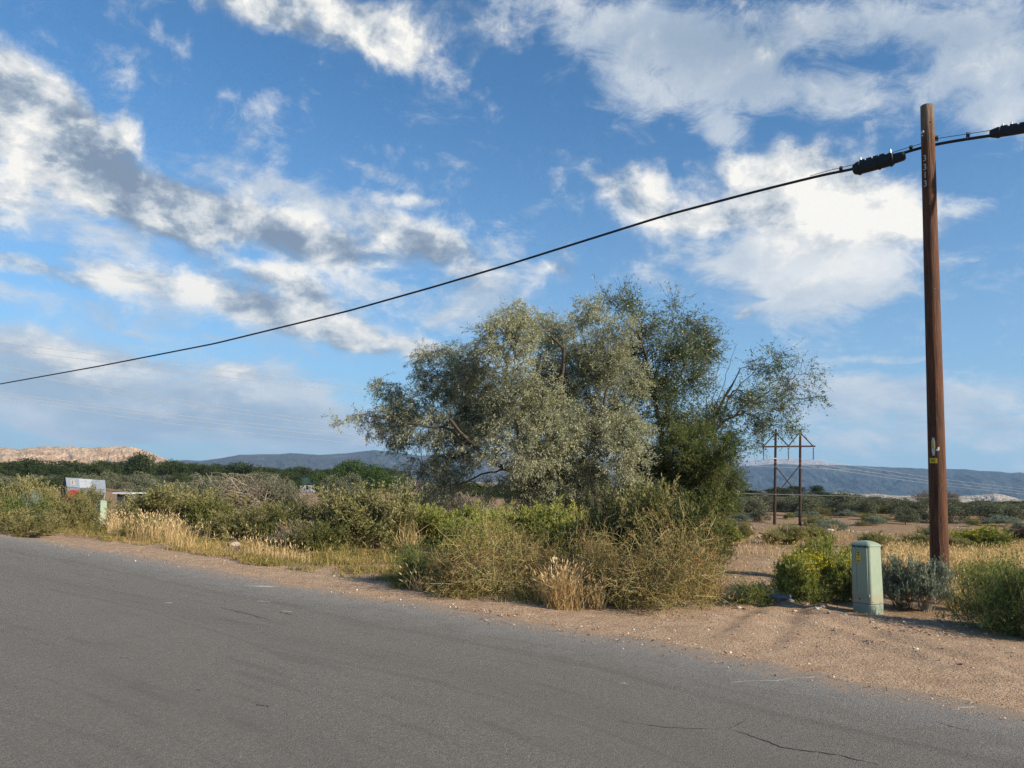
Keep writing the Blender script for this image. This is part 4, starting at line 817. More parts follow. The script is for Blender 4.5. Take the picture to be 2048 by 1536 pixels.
# ---- stones
def stone(seed, n=2):
    rg = np.random.default_rng(seed); v = np.array([(x, y, z) for x in (-1, 1) for y in (-1, 1) for z in (-1, 1)] + [(0, 0, 1.5), (0, 0, -1.5), (1.5, 0, 0), (-1.5, 0, 0), (0, 1.5, 0), (0, -1.5, 0)], float)
    v = unit(v) * (1 + .28 * rg.normal(size=(len(v), 1))) * (1, .8, .6)
    f = []
    for c, ring in ((8, (1, 5, 7, 3)), (9, (0, 2, 6, 4)), (10, (4, 6, 7, 5)), (11, (0, 1, 3, 2)), (12, (2, 3, 7, 6)), (13, (0, 4, 5, 1))):
        for k in range(4): f.append((c, ring[k], ring[(k + 1) % 4]))
    return v, np.array(f)
SV = [stone(i) for i in range(6)]
m, t = newmat('gravel_stone'); a_ = t.new('Attribute', attribute_name='tint').outputs['Fac']
pbr(t, t.ramp(a_, [(0, (.16, .11, .08)), (.35, (.30, .21, .15)), (.7, (.42, .33, .26)), (.95, (.62, .57, .50))]), .9, 0, None, spec=.2); M['stone'] = m
g = Geo()
def stones(poly, n, s0, s1, hi=1.0, pw=3):
    P_ = scatter(n, poly, rng); P_[:, 2] = np.where(edge_dist(P_[:, 0], P_[:, 1])[0] < .12, .012, P_[:, 2])
    for p in P_:
        v, f = SV[rng.integers(6)]; s_ = s0 + (s1 - s0) * rng.random() ** pw; a = rng.random() * 6.28; c, q = math.cos(a), math.sin(a)
        g.add(v @ np.array([[c, q, 0], [-q, c, 0], [0, 0, 1]]) * s_ + p + (0, 0, s_ * .35), f, min(hi, rng.random() ** 1.5))
stones([(900,1218),(2100,1418),(2100,1290),(900,1192)], 1500, .004, .022, pw=4)
stones([(1400,1290),(2100,1415),(2100,1270),(1400,1225)], 1500, .004, .020, pw=4)
stones([(900,1235),(2100,1460),(2100,1400),(900,1205)], 900, .003, .014, pw=4)
stones([(100,1100),(900,1232),(900,1196),(100,1080)], 500, .004, .018, pw=4)
stones([(200,1095),(900,1196),(900,1180),(200,1085)], 500, .005, .025)
stones([(1440,1215),(1720,1245),(1720,1180),(1440,1090)], 450, .006, .04)
stones([(1740,1262),(1990,1290),(1970,1238),(1740,1236)], 900, .006, .03, hi=.62, pw=2.5)
stones([(1440,1080),(2100,1100),(2100,1015),(1440,1030)], 700, .03, .16)
tag(g.obj('gravel', M['stone']), 'loose gravel and small stones on the roadside dirt', 'gravel', kind='stuff')
def rock(px, py, w, lab, mat, sq=.5, name='rock', seed=1):
    b = gp(px, py); m = b.y / F; r_ = w * m / 2; rg = np.random.default_rng(seed)
    import bmesh
    bm = bmesh.new(); bmesh.ops.create_icosphere(bm, subdivisions=3, radius=1)
    for v in bm.verts:
        k = fbm(np.array([v.co.x * 1.3 + 9 + seed]), np.array([v.co.y * 1.3 + v.co.z]), 3, seed)[0]; v.co *= (1 + k * .7); v.co.z *= sq; v.co *= r_
    me = bpy.data.meshes.new(name); bm.to_mesh(me); bm.free(); me.materials.append(mat); o = bpy.data.objects.new(name, me); COL.objects.link(o)
    o.location = (b.x, b.y, b.z + r_ * sq * .4); o.rotation_euler[2] = seed; return tag(o, lab, 'rock' if name == 'rock' else 'litter')
M['palerock'] = plain('pale_pink_rock', (.50, .42, .36), .9, scale=8, bstr=.5); M['dirtclod'] = plain('dirt_clod', (.33, .22, .15), .95, scale=8, bstr=.6)
rock(470,1092,26,'pale flat boulder in the golden grass on the left verge',M['palerock'],.45,seed=2)
rock(408,1078,30,'reddish dirt clod behind the golden grass',M['dirtclod'],.4,seed=4)
rock(1604,1208,24,'tan stone right of the grey litter bundle',M['dirtclod'],.4,seed=5); rock(1582,1207,16,'small pinkish stone touching the grey litter bundle',M['palerock'],.5,seed=6)
rock(1645,1222,22,'dark clod on the dirt left of the pedestal',M['dirtclod'],.5,seed=7); rock(1450,1204,10,'small white stone at the left side of the drive',M['palerock'],.5,seed=8); rock(1478,1214,9,'small pale stone in the mouth of the drive',M['palerock'],.5,seed=9)
for q, (px, py) in enumerate([(1640,1062),(1660,1063),(1702,1062),(1717,1064)]): rock(px,py,11+q%2*4,('white stone beyond the field, leftmost by the golden dry bush','white stone at the foot of the golden dry bush','white stone right of the golden dry bush','white stone farthest right of the golden dry bush')[q],M['palerock'],.4,seed=20+q)
# litter
M['paper'] = plain('white_litter', (.78, .76, .72), .7, var=.05); M['bag'] = plain('grey_plastic_litter', (.15, .17, .21), .45, var=.5, scale=14, bstr=.5)
b = gp(1136,1215); g = Geo(); g.add([(-.06,-.03,0),(.07,-.02,0),(.06,.05,.01),(-.05,.05,.015),(0,.01,.055),(-.03,.02,.04),(.03,0,.035)], [(0,6,4),(0,4,5),(6,1,4),(1,2,4),(2,3,4),(3,5,4),(0,5,3)]); g.add([(-.06,-.03,-.005),(.07,-.02,-.005),(.06,.05,-.005),(-.05,.05,-.005)], [(0,1,2,3)])
tag(g.obj('paper_litter', M['paper'], loc=(b.x, b.y, b.z + .01)), 'crumpled white paper at the foot of the wheat-like clump', 'litter')
b = gp(1563,1208); g = Geo(); k = 10; xs = np.linspace(-.16, .16, k); Pp = np.stack([xs, .02 * np.sin(xs * 14), .045 + .012 * np.sin(xs * 20)], -1)[None]; V, F_ = tubes(Pp, (.045 * np.array([.4, .75, .95, 1, .8, .95, 1.05, 1, .8, .3]))[None], 9); V += rng.normal(size=V.shape) * .005; g.add(V, F_)
tag(g.obj('litter_bundle', M['bag'], loc=(b.x, b.y, b.z)), 'dark grey crumpled bundle lying at the mouth of the dirt drive', 'litter')
b = gp(1108,1190); g = Geo(); g.box((0, 0, .2), (.02, .02, .44)); g.box((0, 0, .44), (.07, .04, .12)); o = g.obj('marker_stake', plain('dark_stake', (.03, .03, .03), .6), loc=(b.x, b.y, b.z)); tag(o, 'short dark stake with a pale top hidden in the tumbleweeds', 'stake')
g = Geo(); g.box((0, 0, .52), (.075, .045, .035)); g.obj('cap', M['paper'], o)

# ---- dead branch piles
def brushpile(px, py, top, wpx, n, seed, lab):
    n = int(n * 1.8); b = gp(px, py); m = b.y / F; rg = np.random.default_rng(seed); h = (py - top) * m; w = wpx * m / 2
    a = rg.normal(size=(n, 3)) * (w * .45, w * .3, 0); a[:, 2] = np.abs(rg.normal(size=n)) * h * .35 * np.exp(-(a[:, 0] / w) ** 2 * 2)
    d = unit(rg.normal(size=(n, 3)) * (1, .8, .35) + (0, 0, .25)); L = h * (.5 + rg.random(n) * .8); P_ = curve_pts(a, a + d * L[:, None], 6, rg.normal(size=(n, 3)) * .15 * L[:, None], rg, .12)
    P_[..., 2] = np.clip(P_[..., 2], 0, h * 1.05); g = Geo(); V, F_ = tubes(P_, np.linspace(1, .3, 6)[None] * (.03 + .045 * rg.random((n, 1))), 3); g.add(V, F_, np.repeat(rg.random(n), 18))
    return tag(g.obj('brush_pile', M['dead'], loc=(b.x, b.y, b.z)), lab, 'brush pile')
brushpile(478,1018,948,150,420,1,'larger grey pile of dead branches above the brush'); brushpile(585,1018,978,140,340,2,'lower grey pile of dead branches right of the larger one')
# ------------------------------------------------------------------ utility pole
m, t = newmat('weathered_pole_wood'); oc = t.new('TexCoord').outputs['Object']; sp = t.new('SeparateXYZ', {0: oc})
gr = t.noise(t.v('MULTIPLY', oc, (1, 1, .045)), 42, 6, .7); g2 = t.noise(t.v('MULTIPLY', oc, (1, 1, .12)), 9, 5, .65); kn = t.noise(oc, 5.5, 4, .6)
c = t.ramp(gr, [(.28, (.018, .010, .007)), (.42, (.07, .032, .017)), (.58, (.125, .05, .024)), (.8, (.25, .12, .06))])
c = t.mix(t.mr(g2, .5, .66, 0, .65), c, (.055, .026, .016, 1)); c = t.mix(t.mr(kn, .66, .74, 0, .6), c, (.05, .03, .02, 1))
topm = t.m('ADD', sp.outputs[2], t.m('MULTIPLY', t.m('SUBTRACT', g2, .5), 1.6)); c = t.mix(t.mr(topm, 7.9, 8.8, 0, .6), c, t.ramp(gr, [(.3, (.10, .085, .06)), (.6, (.32, .27, .19)), (.8, (.45, .4, .3))]))
pbr(t, c, .75, 0, t.m('ADD', gr, t.m('MULTIPLY', g2, .8)), 1.0, .02, .25); M['pole'] = m
bp = gp(1881, 1186); tpp = at(1854, 212, bp.y); B0 = np.array((bp.x, bp.y, bp.z - .2)); B1 = np.array((tpp.x, tpp.y, tpp.z)); ax_ = unit(B1 - B0); PL = np.linalg.norm(B1 - B0)
def prad(s_): return .152 + (.112 - .152) * (s_ / PL) ** .85
def frame_at(s_):                      # centre, left-hand and towards-the-camera directions of the pole at height s_
    c = B0 + ax_ * s_; f = np.array((-c[0], -c[1], 0.)); f /= np.linalg.norm(f); u = np.cross(f, ax_); u = -u / np.linalg.norm(u); f = np.cross(ax_, u) ; f = f if f @ (-c) > 0 else -f
    if u[0] > 0: u = -u
    return c, u, f
root = empty('utility_pole', (bp.x, bp.y, bp.z)); tag(root, 'tall brown wooden utility pole standing in sagebrush, leaning slightly', 'utility pole'); O = np.array((bp.x, bp.y, bp.z))
ns, nk = 40, 90; ss = np.linspace(0, PL, nk); th = np.arange(ns) / ns * 2 * math.pi; V = []
for s_ in ss:
    c, u, f = frame_at(s_); r_ = prad(s_) * (1 + .035 * fbm(np.cos(th) * 1.5 + 5, np.sin(th) * 1.5 + s_ * .5, 3, 4)) - .006 * np.maximum(0, fbm(th * 5, th * 0 + s_ * .35, 2, 6) - .12) * 6
    V.append(c + u * (np.cos(th) * r_)[:, None] + f * (np.sin(th) * r_)[:, None])
V = np.concatenate(V); g = Geo(); i = np.arange(nk - 1)[:, None] * ns; q = np.arange(ns)[None]; a = i + q; b_ = i + (q + 1) % ns
g.add(V - O, np.stack([a, b_, b_ + ns, a + ns], -1).reshape(-1, 4), .5); tc0 = (nk - 1) * ns
g.add(np.concatenate([V[tc0:], [B1 + ax_ * .012]]) - O, [(k, (k + 1) % ns, ns) for k in range(ns)], .5)
shaft = g.obj('shaft', M['pole'], root, smooth=True)
def spole(py): return PL * (1186 + 14 - py) / (1186 - 212 + 14) if False else float(np.interp(-py, [-1186, -212], [.2, PL]))
def wrapped(name, mat, s_mid, ang, verts, faces, lift=.004, thick=None, parent=None):
    """flat artwork (x sideways, y up, metres) laid round the shaft; ang from the camera side towards the left"""
    out = []
    for (x, y) in verts:
        c, u, f = frame_at(s_mid + y); r_ = prad(s_mid + y) + lift + .004; a = ang - x / r_; out.append(c + r_ * (math.sin(a) * u + math.cos(a) * f))
    g = Geo(); g.add(np.array(out) - O, faces) if faces else None
    return g, out
def plate(name, mat, py, ang, w, h, lift, rounded=0, parent=None):
    nx_, ny_ = 7, 5; xs = np.linspace(-w / 2, w / 2, nx_); ys = np.linspace(-h / 2, h / 2, ny_); vs = []
    for y in ys:
        k = 1 - rounded * (abs(y) / (h / 2)) ** 8 * .5
        for x in xs: vs.append((x * k, y))
    F_ = [(j * nx_ + i, j * nx_ + i + 1, (j + 1) * nx_ + i + 1, (j + 1) * nx_ + i) for j in range(ny_ - 1) for i in range(nx_ - 1)]
    g, out = wrapped(name, mat, spole(py), ang, vs, F_, lift); n = nx_ * ny_
    inn = []
    for (x, y) in vs:
        c, u, f = frame_at(spole(py) + y); r_ = prad(spole(py) + y) - .002; a = ang - x / (r_ + .006); inn.append(c + r_ * (math.sin(a) * u + math.cos(a) * f))
    g.V = [np.concatenate([np.array(out), np.array(inn)]) - O]; g.T = [np.full(2 * n, .5)]; g.n = 2 * n
    per = [i for i in range(nx_)] + [j * nx_ + nx_ - 1 for j in range(1, ny_)] + [(ny_ - 1) * nx_ + i for i in range(nx_ - 2, -1, -1)] + [j * nx_ for j in range(ny_ - 2, 0, -1)]
    side = [(per[k], per[(k + 1) % len(per)], per[(k + 1) % len(per)] + n, per[k] + n) for k in range(len(per))]; g.F.append(np.array(side)); g.M.append(np.zeros(len(side), int))
    return g.obj(name, mat, parent or root)
M['galv'] = plain('galvanised_metal', (.42, .43, .44), .45, .7, scale=20); M['yellow'] = plain('yellow_tag', (.62, .48, .04), .5, var=.08); M['ink'] = plain('dark_print', (.035, .03, .025), .7); M['white'] = plain('white_paint', (.72, .72, .70), .6, var=.1); M['chalk'] = plain('white_number_paint', (.42, .45, .44), .7, var=.45, scale=50)
def glyphs(txt, size, bold=0.0):
    cu = bpy.data.curves.new('lettering', 'FONT'); cu.body = txt; cu.size = size; cu.resolution_u = 3; cu.align_x = 'CENTER'; cu.align_y = 'CENTER'; cu.offset = bold
    o = bpy.data.objects.new('lettering', cu); COL.objects.link(o); dg = bpy.context.evaluated_depsgraph_get(); me = bpy.data.meshes.new_from_object(o.evaluated_get(dg))
    vs = [(v.co.x, v.co.y) for v in me.vertices]; fs = [tuple(p.vertices) for p in me.polygons]; bpy.data.objects.remove(o); bpy.data.curves.remove(cu); bpy.data.meshes.remove(me); return vs, fs
def put_text(name, txt, size, py, ang, mat, lift, sx=1.0, bold=0.0, rot=False):
    vs, fs = glyphs(txt, size, bold); vs = [(x * sx, y) for x, y in vs]
    if rot: vs = [(-y, x) for x, y in vs]
    g, out = wrapped(name, mat, spole(py), ang, vs, None, lift); g.V = [np.array(out) - O]; g.T = [np.full(len(vs), .5)]; g.n = len(vs)
    for f in fs: g.F.append(np.array([f])); g.M.append(np.zeros(1, int))
    return g.obj(name, mat, root)
for txt, py in zip('3313', (328, 347, 364, 382)): put_text('digit', txt, .165, py, math.radians(30), M['chalk'], .003, .85, .001)
tagm = plate('metal_tag', M['galv'], 912, math.radians(20), .058, .31, .004, 1); plate('tag_insert', M['yellow'], 910, math.radians(20), .034, .17, .009, 0, root)
put_text('tag_lettering', '8 4 1 7', .034, 910, math.radians(20), M['ink'], .0145, 1, .0005, True)
plate('warning_tag', M['yellow'], 939, math.radians(24), .125, .088, .005)
for dy_, w_ in ((.018, .085), (0, .06), (-.018, .07)): plate('printed_line', M['ink'], 939 - dy_ * 117, math.radians(24), w_, .007, .0105)
pp = plate('paper_scrap', M['white'], 918, math.radians(-6), .05, .035, .006, 1); plate('paper_scrap', M['white'], 915.5, math.radians(-12), .028, .05, .008, 1)
def spot(name, py, ang, r_, mat, L=.02, parent=None):
    c, u, f = frame_at(spole(py)); a = math.radians(ang); d = math.sin(a) * u + math.cos(a) * f; rp = prad(spole(py)); P_ = np.array([[c + d * (rp - .02), c + d * (rp + L)]]); V, F_ = tubes(P_, np.array([[r_, r_]]), 10)
    g = Geo(); g.add(V - O, F_); g.add(V[10:] - O, [tuple(range(10))]); return g.obj(name, mat, root)
spot('bolt', 271, 42, .032, M['galv']); spot('bolt', 279, 42, .012, M['galv'], .03); spot('bolt', 279, -95, .022, M['galv'], .05)
for py_, an in ((350, 10), (425, 0), (600, -20), (820, -6), (858, -2), (985, -30), (1060, -12)): spot('nail', py_, an, .005, M['galv'], .004)
spot('knot', 252, -30, .012, M['ink'], .001)
# ------------------------------------------------------------------ cable on the pole
cdir = np.array((-.8, .6)); pc, _, _ = frame_at(spole(298)); off_c = np.array((-.6, -.8)) * (prad(spole(298)) + .03)          # hangs on the road side of the pole
pc2 = pc[:2] - (-off_c) * 0 ; nrm = np.array((.6, .8))
pp0 = pc[:2] + nrm * (prad(spole(298)) + .03)                                                                                    # runs past the back of the pole
def onplane(px, py):
    d = ray(px, py); t_ = (pp0 @ nrm) / (d.x * nrm[0] + d.y * nrm[1]); return np.array((d.x * t_, d.y * t_, EYE + d.z * t_))
M['cable'] = plain('black_cable_jacket', (.012, .014, .022), .55, var=.2); M['closure'] = plain('black_closure_plastic', (.012, .018, .022), .6, var=.3, scale=12)
def smooth_path(pts, n):
    P_ = np.array([onplane(*p) for p in pts]); s_ = np.concatenate([[0], np.cumsum(np.linalg.norm(np.diff(P_, axis=0), axis=1))]); q = np.linspace(0, s_[-1], n)
    C_ = np.stack([np.interp(q, s_, P_[:, c]) for c in range(3)], -1)
    for _ in range(6): C_[1:-1] = (C_[:-2] + 2 * C_[1:-1] + C_[2:]) / 4
    return C_
main = smooth_path([(-260,822),(0,768),(200,732),(430,687),(700,621),(870,573),(1024,527),(1330,431),(1500,386),(1600,361),(1650,349),(1680,342),(1720,338),(1800,307),(1855,291),(1885,286),(1940,277),(1990,270),(2048,262),(2300,215)], 420)
cb = empty('phone_cable', tuple(onplane(1855, 291))); tag(cb, 'thick black cable with a thin carrier wire crossing the whole sky from the pole', 'cable'); OC = np.array(cb.location)
g = Geo(); V, F_ = tubes(main[None], np.full((1, len(main)), .027), 10); g.add(V - OC, F_); g.obj('cable_jacket', M['cable'], cb, smooth=True)
mess = smooth_path([(1620,352),(1650,343),(1720,326),(1800,300),(1838,289),(1872,277),(1935,268),(1985,260),(2048,250),(2300,204)], 90)
g = Geo(); V, F_ = tubes(mess[None], np.full((1, len(mess)), .0055), 6); g.add(V - OC, F_); g.obj('carrier_wire', M['cable'], cb, smooth=True)
for (a, b2) in [((1682,345),(1682,333)),((1822,303),(1822,291)),((1936,279),(1936,265)),((1873,282),(1873,273))]:
    g = Geo(); g.beam(onplane(*a) - OC, onplane(*b2) - OC, .05, .035); g.beam(onplane(a[0] - 3, (a[1] + b2[1]) / 2) - OC, onplane(a[0] + 3, (a[1] + b2[1]) / 2 - 1) - OC, .07, .04); g.obj('spacer_clamp', M['closure'], cb)
def closure(pa, pb, r_, lab, bolts):
    A_, B_ = onplane(*pa), onplane(*pb); d = unit(B_ - A_); sd = np.array((*nrm, 0)); up_ = np.cross(sd, d); up_ = up_ if up_[2] > 0 else -up_; L = np.linalg.norm(B_ - A_)
    rt = empty('splice_closure', tuple((A_ + B_) / 2)); tag(rt, lab, 'cable closure'); O_ = (A_ + B_) / 2
    prof = [(0, .55), (.02, .8), (.06, .92), (.1, 1.06), (.14, 1.06), (.15, .98), (.3, 1), (.5, 1.0), (.68, .98), (.70, 1.04), (.76, 1.0), (.78, .8), (.9, .74), (.96, .7), (1, .5)]
    th = np.arange(16) / 16 * 2 * math.pi; V = []
    for t_, k in prof:
        sq = 1 / np.maximum(np.abs(np.cos(th)), np.abs(np.sin(th))) ** .45; V.append(A_ + d * L * t_ + (np.cos(th) * sq * r_ * k * .9)[:, None] * sd + (np.sin(th) * sq * r_ * k)[:, None] * up_ - O_)
    g = Geo(); n = 16; k = len(prof); i = np.arange(k - 1)[:, None] * n; q = np.arange(n)[None]; a = i + q; b3 = i + (q + 1) % n; g.add(np.concatenate(V), np.stack([a, b3, b3 + n, a + n], -1).reshape(-1, 4)); g.add(V[0], [tuple(range(n))]); g.add(V[-1], [tuple(range(n))]); g.obj('shell', M['closure'], rt, smooth=False)
    for t_ in (.2, .33, .46, .58):
        g = Geo(); c = A_ + d * L * t_ + up_ * r_ * 1.04 - O_; g.beam(c - d * L * .05, c + d * L * .05, r_ * 1.0, r_ * .3); g.obj('top_rib', M['closure'], rt)
    for t_ in (.12, .5, .72):
        g = Geo(); c = A_ + d * L * t_ - O_; V, F_ = tubes(np.array([[c - d * .012, c + d * .012]]), np.full((1, 2), r_ * 1.17), 16); g.add(V, F_); g.obj('strap', M['closure'], rt)
    for t_ in bolts:
        g = Geo(); c = A_ + d * L * t_ - O_; V, F_ = tubes(np.array([[c + up_ * r_ * .9, c + up_ * r_ * 1.75]]), np.full((1, 2), .014), 8); g.add(V, F_); g.add(V[8:], [tuple(range(8))]); g.obj('hanger_bolt', M['galv'], rt)
closure((1706,340), (1811,311), .118, 'black splice closure hanging on the cable left of the pole', (.17, .74))
closure((1979,268), (2130,243), .085, 'black splice closure on the cable at the right edge', (.18, .3))

# ------------------------------------------------------------------ green pedestals
mp_, t = newmat('faded_green_pedestal_paint'); oc = t.new('TexCoord').outputs['Object']; zc = t.new('SeparateXYZ', {0: oc}).outputs[2]
c = t.mix(t.noise(oc, 3.5, 6, .7), (.18, .235, .18, 1), (.28, .345, .265, 1)); c = t.mix(t.m('MULTIPLY', t.mr(t.noise(t.v('MULTIPLY', oc, (1, 1, .15)), 26, 5, .7), .58, .72), .35), c, (.36, .40, .33, 1))
c = t.mix(t.m('MULTIPLY', t.mr(t.m('ADD', zc, t.m('MULTIPLY', t.noise(oc, 9, 5, .7), .3)), .55, .15), .75), c, (.30, .235, .16, 1)); c = t.mix(t.mr(t.noise(oc, 60, 3, .6), .70, .76, 0, .5), c, (.12, .13, .10, 1))
pbr(t, c, t.mr(t.noise(oc, 7, 4), .3, .7, .45, .75), 0, t.noise(oc, 30, 4), .08, .004, .35); M['ped'] = mp_; M['pedbase'] = plain('weathered_green_base', (.20, .245, .20), .6, var=.2, scale=5)
def rrect(w, d, r_, n=5):
    o = []
    for cx, cy, a0 in ((w / 2 - r_, d / 2 - r_, 0), (-w / 2 + r_, d / 2 - r_, 90), (-w / 2 + r_, -d / 2 + r_, 180), (w / 2 - r_, -d / 2 + r_, 270)):
        for k in range(n): a = math.radians(a0 + 90 * k / (n - 1)); o.append((cx + r_ * math.cos(a), cy + r_ * math.sin(a)))
    return np.array(o)
def loft(secs):
    g = Geo(); n = len(secs[0][0]); V = np.concatenate([np.concatenate([s_, np.full((n, 1), z)], 1) for s_, z in secs]); k = len(secs); i = np.arange(k - 1)[:, None] * n; q = np.arange(n)[None]; a = i + q; b3 = i + (q + 1) % n
    g.add(V, np.stack([a, b3, b3 + n, a + n], -1).reshape(-1, 4)); g.add(V[-n:], [tuple(range(n))]); g.add(V[:n], [tuple(range(n - 1, -1, -1))]); return g
def pedestal(loc, rz, lab, group):
    rt = empty('utility_pedestal', loc, rz); tag(rt, lab, 'utility pedestal', group)
    loft([(rrect(.31, .31, .07) * k, z) for z, k in ((-.06, 1.0), (.06, 1.02), (.125, 1.04), (.135, 1.0))]).obj('base_collar', M['pedbase'], rt)
    bod = loft([(rrect(.295, .295, .035) * k, z) for z, k in ((.14, 1.0), (.145, 1.02), (.26, 1.02), (.60, .99), (.90, .97), (.93, .965))]).obj('housing', M['ped'], rt)
    loft([(rrect(.31, .31, .04) * k, z) for z, k in ((.915, 1.0), (.928, 1.0), (.936, .965), (.956, .80), (.976, .55), (.988, .3), (.992, .06))]).obj('domed_lid', M['ped'], rt)
    y0 = -.295 / 2
    g = Geo(); g.box((.0, y0 - .004, .58), (.225, .012, .62)); door = g.obj('front_panel', M['ped'], rt)
    g = Geo(); g.box((-.075, y0 - .013, .59), (.05, .008, .58)); g.obj('raised_rib', M['ped'], door)
    for k in range(5):
        g = Geo(); g.box((-.075, y0 - .019, .36 + k * .035), (.052, .006, .006)); g.obj('step_rib', M['ped'], door)
    g = Geo(); g.box((0, y0 - .006, .255), (.262, .014, .035)); g.obj('lower_ledge', M['ped'], rt)
    for dx in (-.085, 0, .085):
        g = Geo(); g.box((dx, y0 - .008, .912), (.07 if dx == 0 else .05, .014, .016)); g.obj('vent_slot', M['ink'], rt)
    g = Geo(); V, F_ = tubes(np.array([[(-.02, y0 + .02, .20), (-.02, y0 - .013, .20)]]), np.full((1, 2), .011), 10); g.add(V, F_); g.add(V[10:], [tuple(range(10))]); g.obj('lock', M['ink'], rt)
    st = Geo(); st.box((-.012, y0 - .0125, .765), (.062, .004, .145)); stk = st.obj('warning_sticker', M['yellow'], door)
    for z, w_, h_ in ((.826, .05, .012), (.806, .044, .007), (.795, .044, .007), (.784, .044, .005), (.722, .05, .005), (.713, .046, .005), (.704, .05, .005)):
        g = Geo(); g.box((-.012, y0 - .0152, z), (w_, .002, h_)); g.obj('printed_line', M['ink'], stk)
    g = Geo(); g.add([(-.026, y0 - .0165, .765), (.002, y0 - .0165, .765), (-.012, y0 - .0165, .745)], [(0, 2, 1)]); g.obj('printed_symbol', M['ink'], stk)
    return rt
b = gp(1747, 1233); pd = pedestal((b.x, b.y + .15, b.z), math.radians(-58), 'upright pale green pedestal with a yellow sticker beside the sagebrush', 'green utility pedestals'); pd.rotation_euler[1] = math.radians(-.8)
b = gp(202, 1056); pd2 = empty('utility_pedestal', (b.x, b.y, b.z - .05), math.radians(35)); tag(pd2, 'leaning pale green pedestal among the brush in front of the barn', 'utility pedestal', 'green utility pedestals')
def copy_children(src, dst):
    for ch in list(src.children):
        c = ch.copy(); COL.objects.link(c); c.parent = dst
        for gch in ch.children:
            e_ = gch.copy(); COL.objects.link(e_); e_.parent = c
            for g3 in gch.children:
                pass
copy_children(pd, pd2); pd2.scale = (.85, .85, 1.05); pd2.rotation_euler = (math.radians(2), math.radians(9), math.radians(150))

# ------------------------------------------------------------------ power line frame, wires
YH = gp(1575, 1050).y; M['tower'] = plain('dark_brown_frame_timber', (.04, .022, .018), .85, var=.3); M['insul'] = plain('dark_insulator', (.05, .055, .06), .4)
def H(px, py, dy=0): v = at(px, py, YH + dy); return np.array((v.x, v.y, v.z))
hb = H(1575, 1050); rt = empty('power_line_tower', tuple(hb)); tag(rt, 'two-legged wooden power line frame with crossarm and X brace', 'power line frame')
def part(name, pts, mat, w, parent=rt, tp_=False):
    g = Geo()
    for a, b2 in pts:
        if tp_: V, F_ = tubes(np.array([[a - hb, b2 - hb]]), np.array([[w, w * .72]]), 10); g.add(V, F_); g.add(V[10:], [tuple(range(10))])
        else: g.beam(a - hb, b2 - hb, w * 1.1, w * .9)
    return g.obj(name, mat, parent)
part('post', [(H(1549, 1056), H(1551.5, 858))], M['tower'], .175, tp_=True); part('post', [(H(1600, 1060), H(1600.5, 860))], M['tower'], .175, tp_=True)
part('crossarm', [(H(1525, 893.5, -.18), H(1630, 892.5, -.18))], M['tower'], .20)
for a, b2 in (((1551,866),(1528,892)),((1552,866),(1577,892)),((1600,864),(1577,892)),((1601,866),(1626,892))): part('knee_brace', [(H(*a, -.1), H(*b2, -.1))], M['tower'], .11)
part('cross_brace', [(H(1552, 934, -.12), H(1598, 991, -.12))], M['tower'], .10); part('cross_brace', [(H(1598, 933, .12), H(1552, 990, .12))], M['tower'], .10)
for (x, y0_, y1_) in ((1527, 895, 919), (1576.5, 895, 919), (1626.5, 895, 919)):
    g = Geo(); n = 15; zz_ = np.linspace(0, 1, n); A_ = H(x, y0_, -.18) - hb; B_ = H(x + .4, y1_, -.18) - hb; P_ = (A_ * (1 - zz_[:, None]) + B_ * zz_[:, None])[None]; rr_ = np.where(np.arange(n) % 2 == 0, .03, .085)[None] * 1.0; V, F_ = tubes(P_, rr_, 8); g.add(V, F_); g.obj('insulator', M['insul'], rt)
part('pole_band', [(H(1547, 917, -.2), H(1553.5, 917, -.2))], M['white'], .06)
M['wire'] = plain('pale_aluminium_wire', (.35, .36, .37), .5, .3)
def wire(p3, r_, lab, cat='power line', group=None, k=40):
    P_ = np.array(p3, float); s_ = np.linspace(0, 1, len(P_)); q = np.linspace(0, 1, k * (len(P_) - 1)); C_ = np.stack([np.interp(q, s_, P_[:, c]) for c in range(3)], -1)
    for _ in range(300): C_[1:-1] = (C_[:-2] + 2 * C_[1:-1] + C_[2:]) / 4
    o = C_[0].copy(); g = Geo(); V, F_ = tubes((C_ - o)[None], np.full((1, len(C_)), r_), 5); g.add(V, F_); return tag(g.obj('power_line', M['wire'], loc=tuple(o)), lab, cat, group)
def A3(px, py, Y): v = at(px, py, Y); return (v.x, v.y, v.z)
D0 = 52.0
for (y0_, ym, pe, lab) in [(684, 773, (1551, 860), 'upper of the two highest thin wires at the left'), (697, 786, (1600, 861), 'lower of the two highest thin wires at the left')]:
    wire([A3(-250, y0_ - 28, 46), A3(0, y0_, D0), A3(350, y0_ + 45, D0 + 8), A3(700, ym, D0 + 20), (*H(*pe),)], .017, lab)
for (ys, pe, lab) in [((729, 776, 815, 850), (1527, 919), 'upper wire of the middle pair at the left'), ((738, 786, 824, 856), (1576, 919), 'lower wire of the middle pair at the left'),
        ((785, 815, 842, 866), (1626, 919), 'top wire of the lowest bundle above the mesa'), ((791, 822, 850, 874), (1700, 930), 'second wire of the lowest bundle above the mesa'), ((797, 832, 862, 884), (1700, 940), 'bottom wire of the lowest bundle above the mesa')]:
    wire([A3(-250, ys[0] - 34, 46), A3(0, ys[0], D0), A3(230, ys[1], D0 + 6), A3(450, ys[2], D0 + 12), A3(690, ys[3], D0 + 20), A3(900, ys[3] + 24, D0 + 27), A3(pe[0], pe[1], YH)], .014, lab)
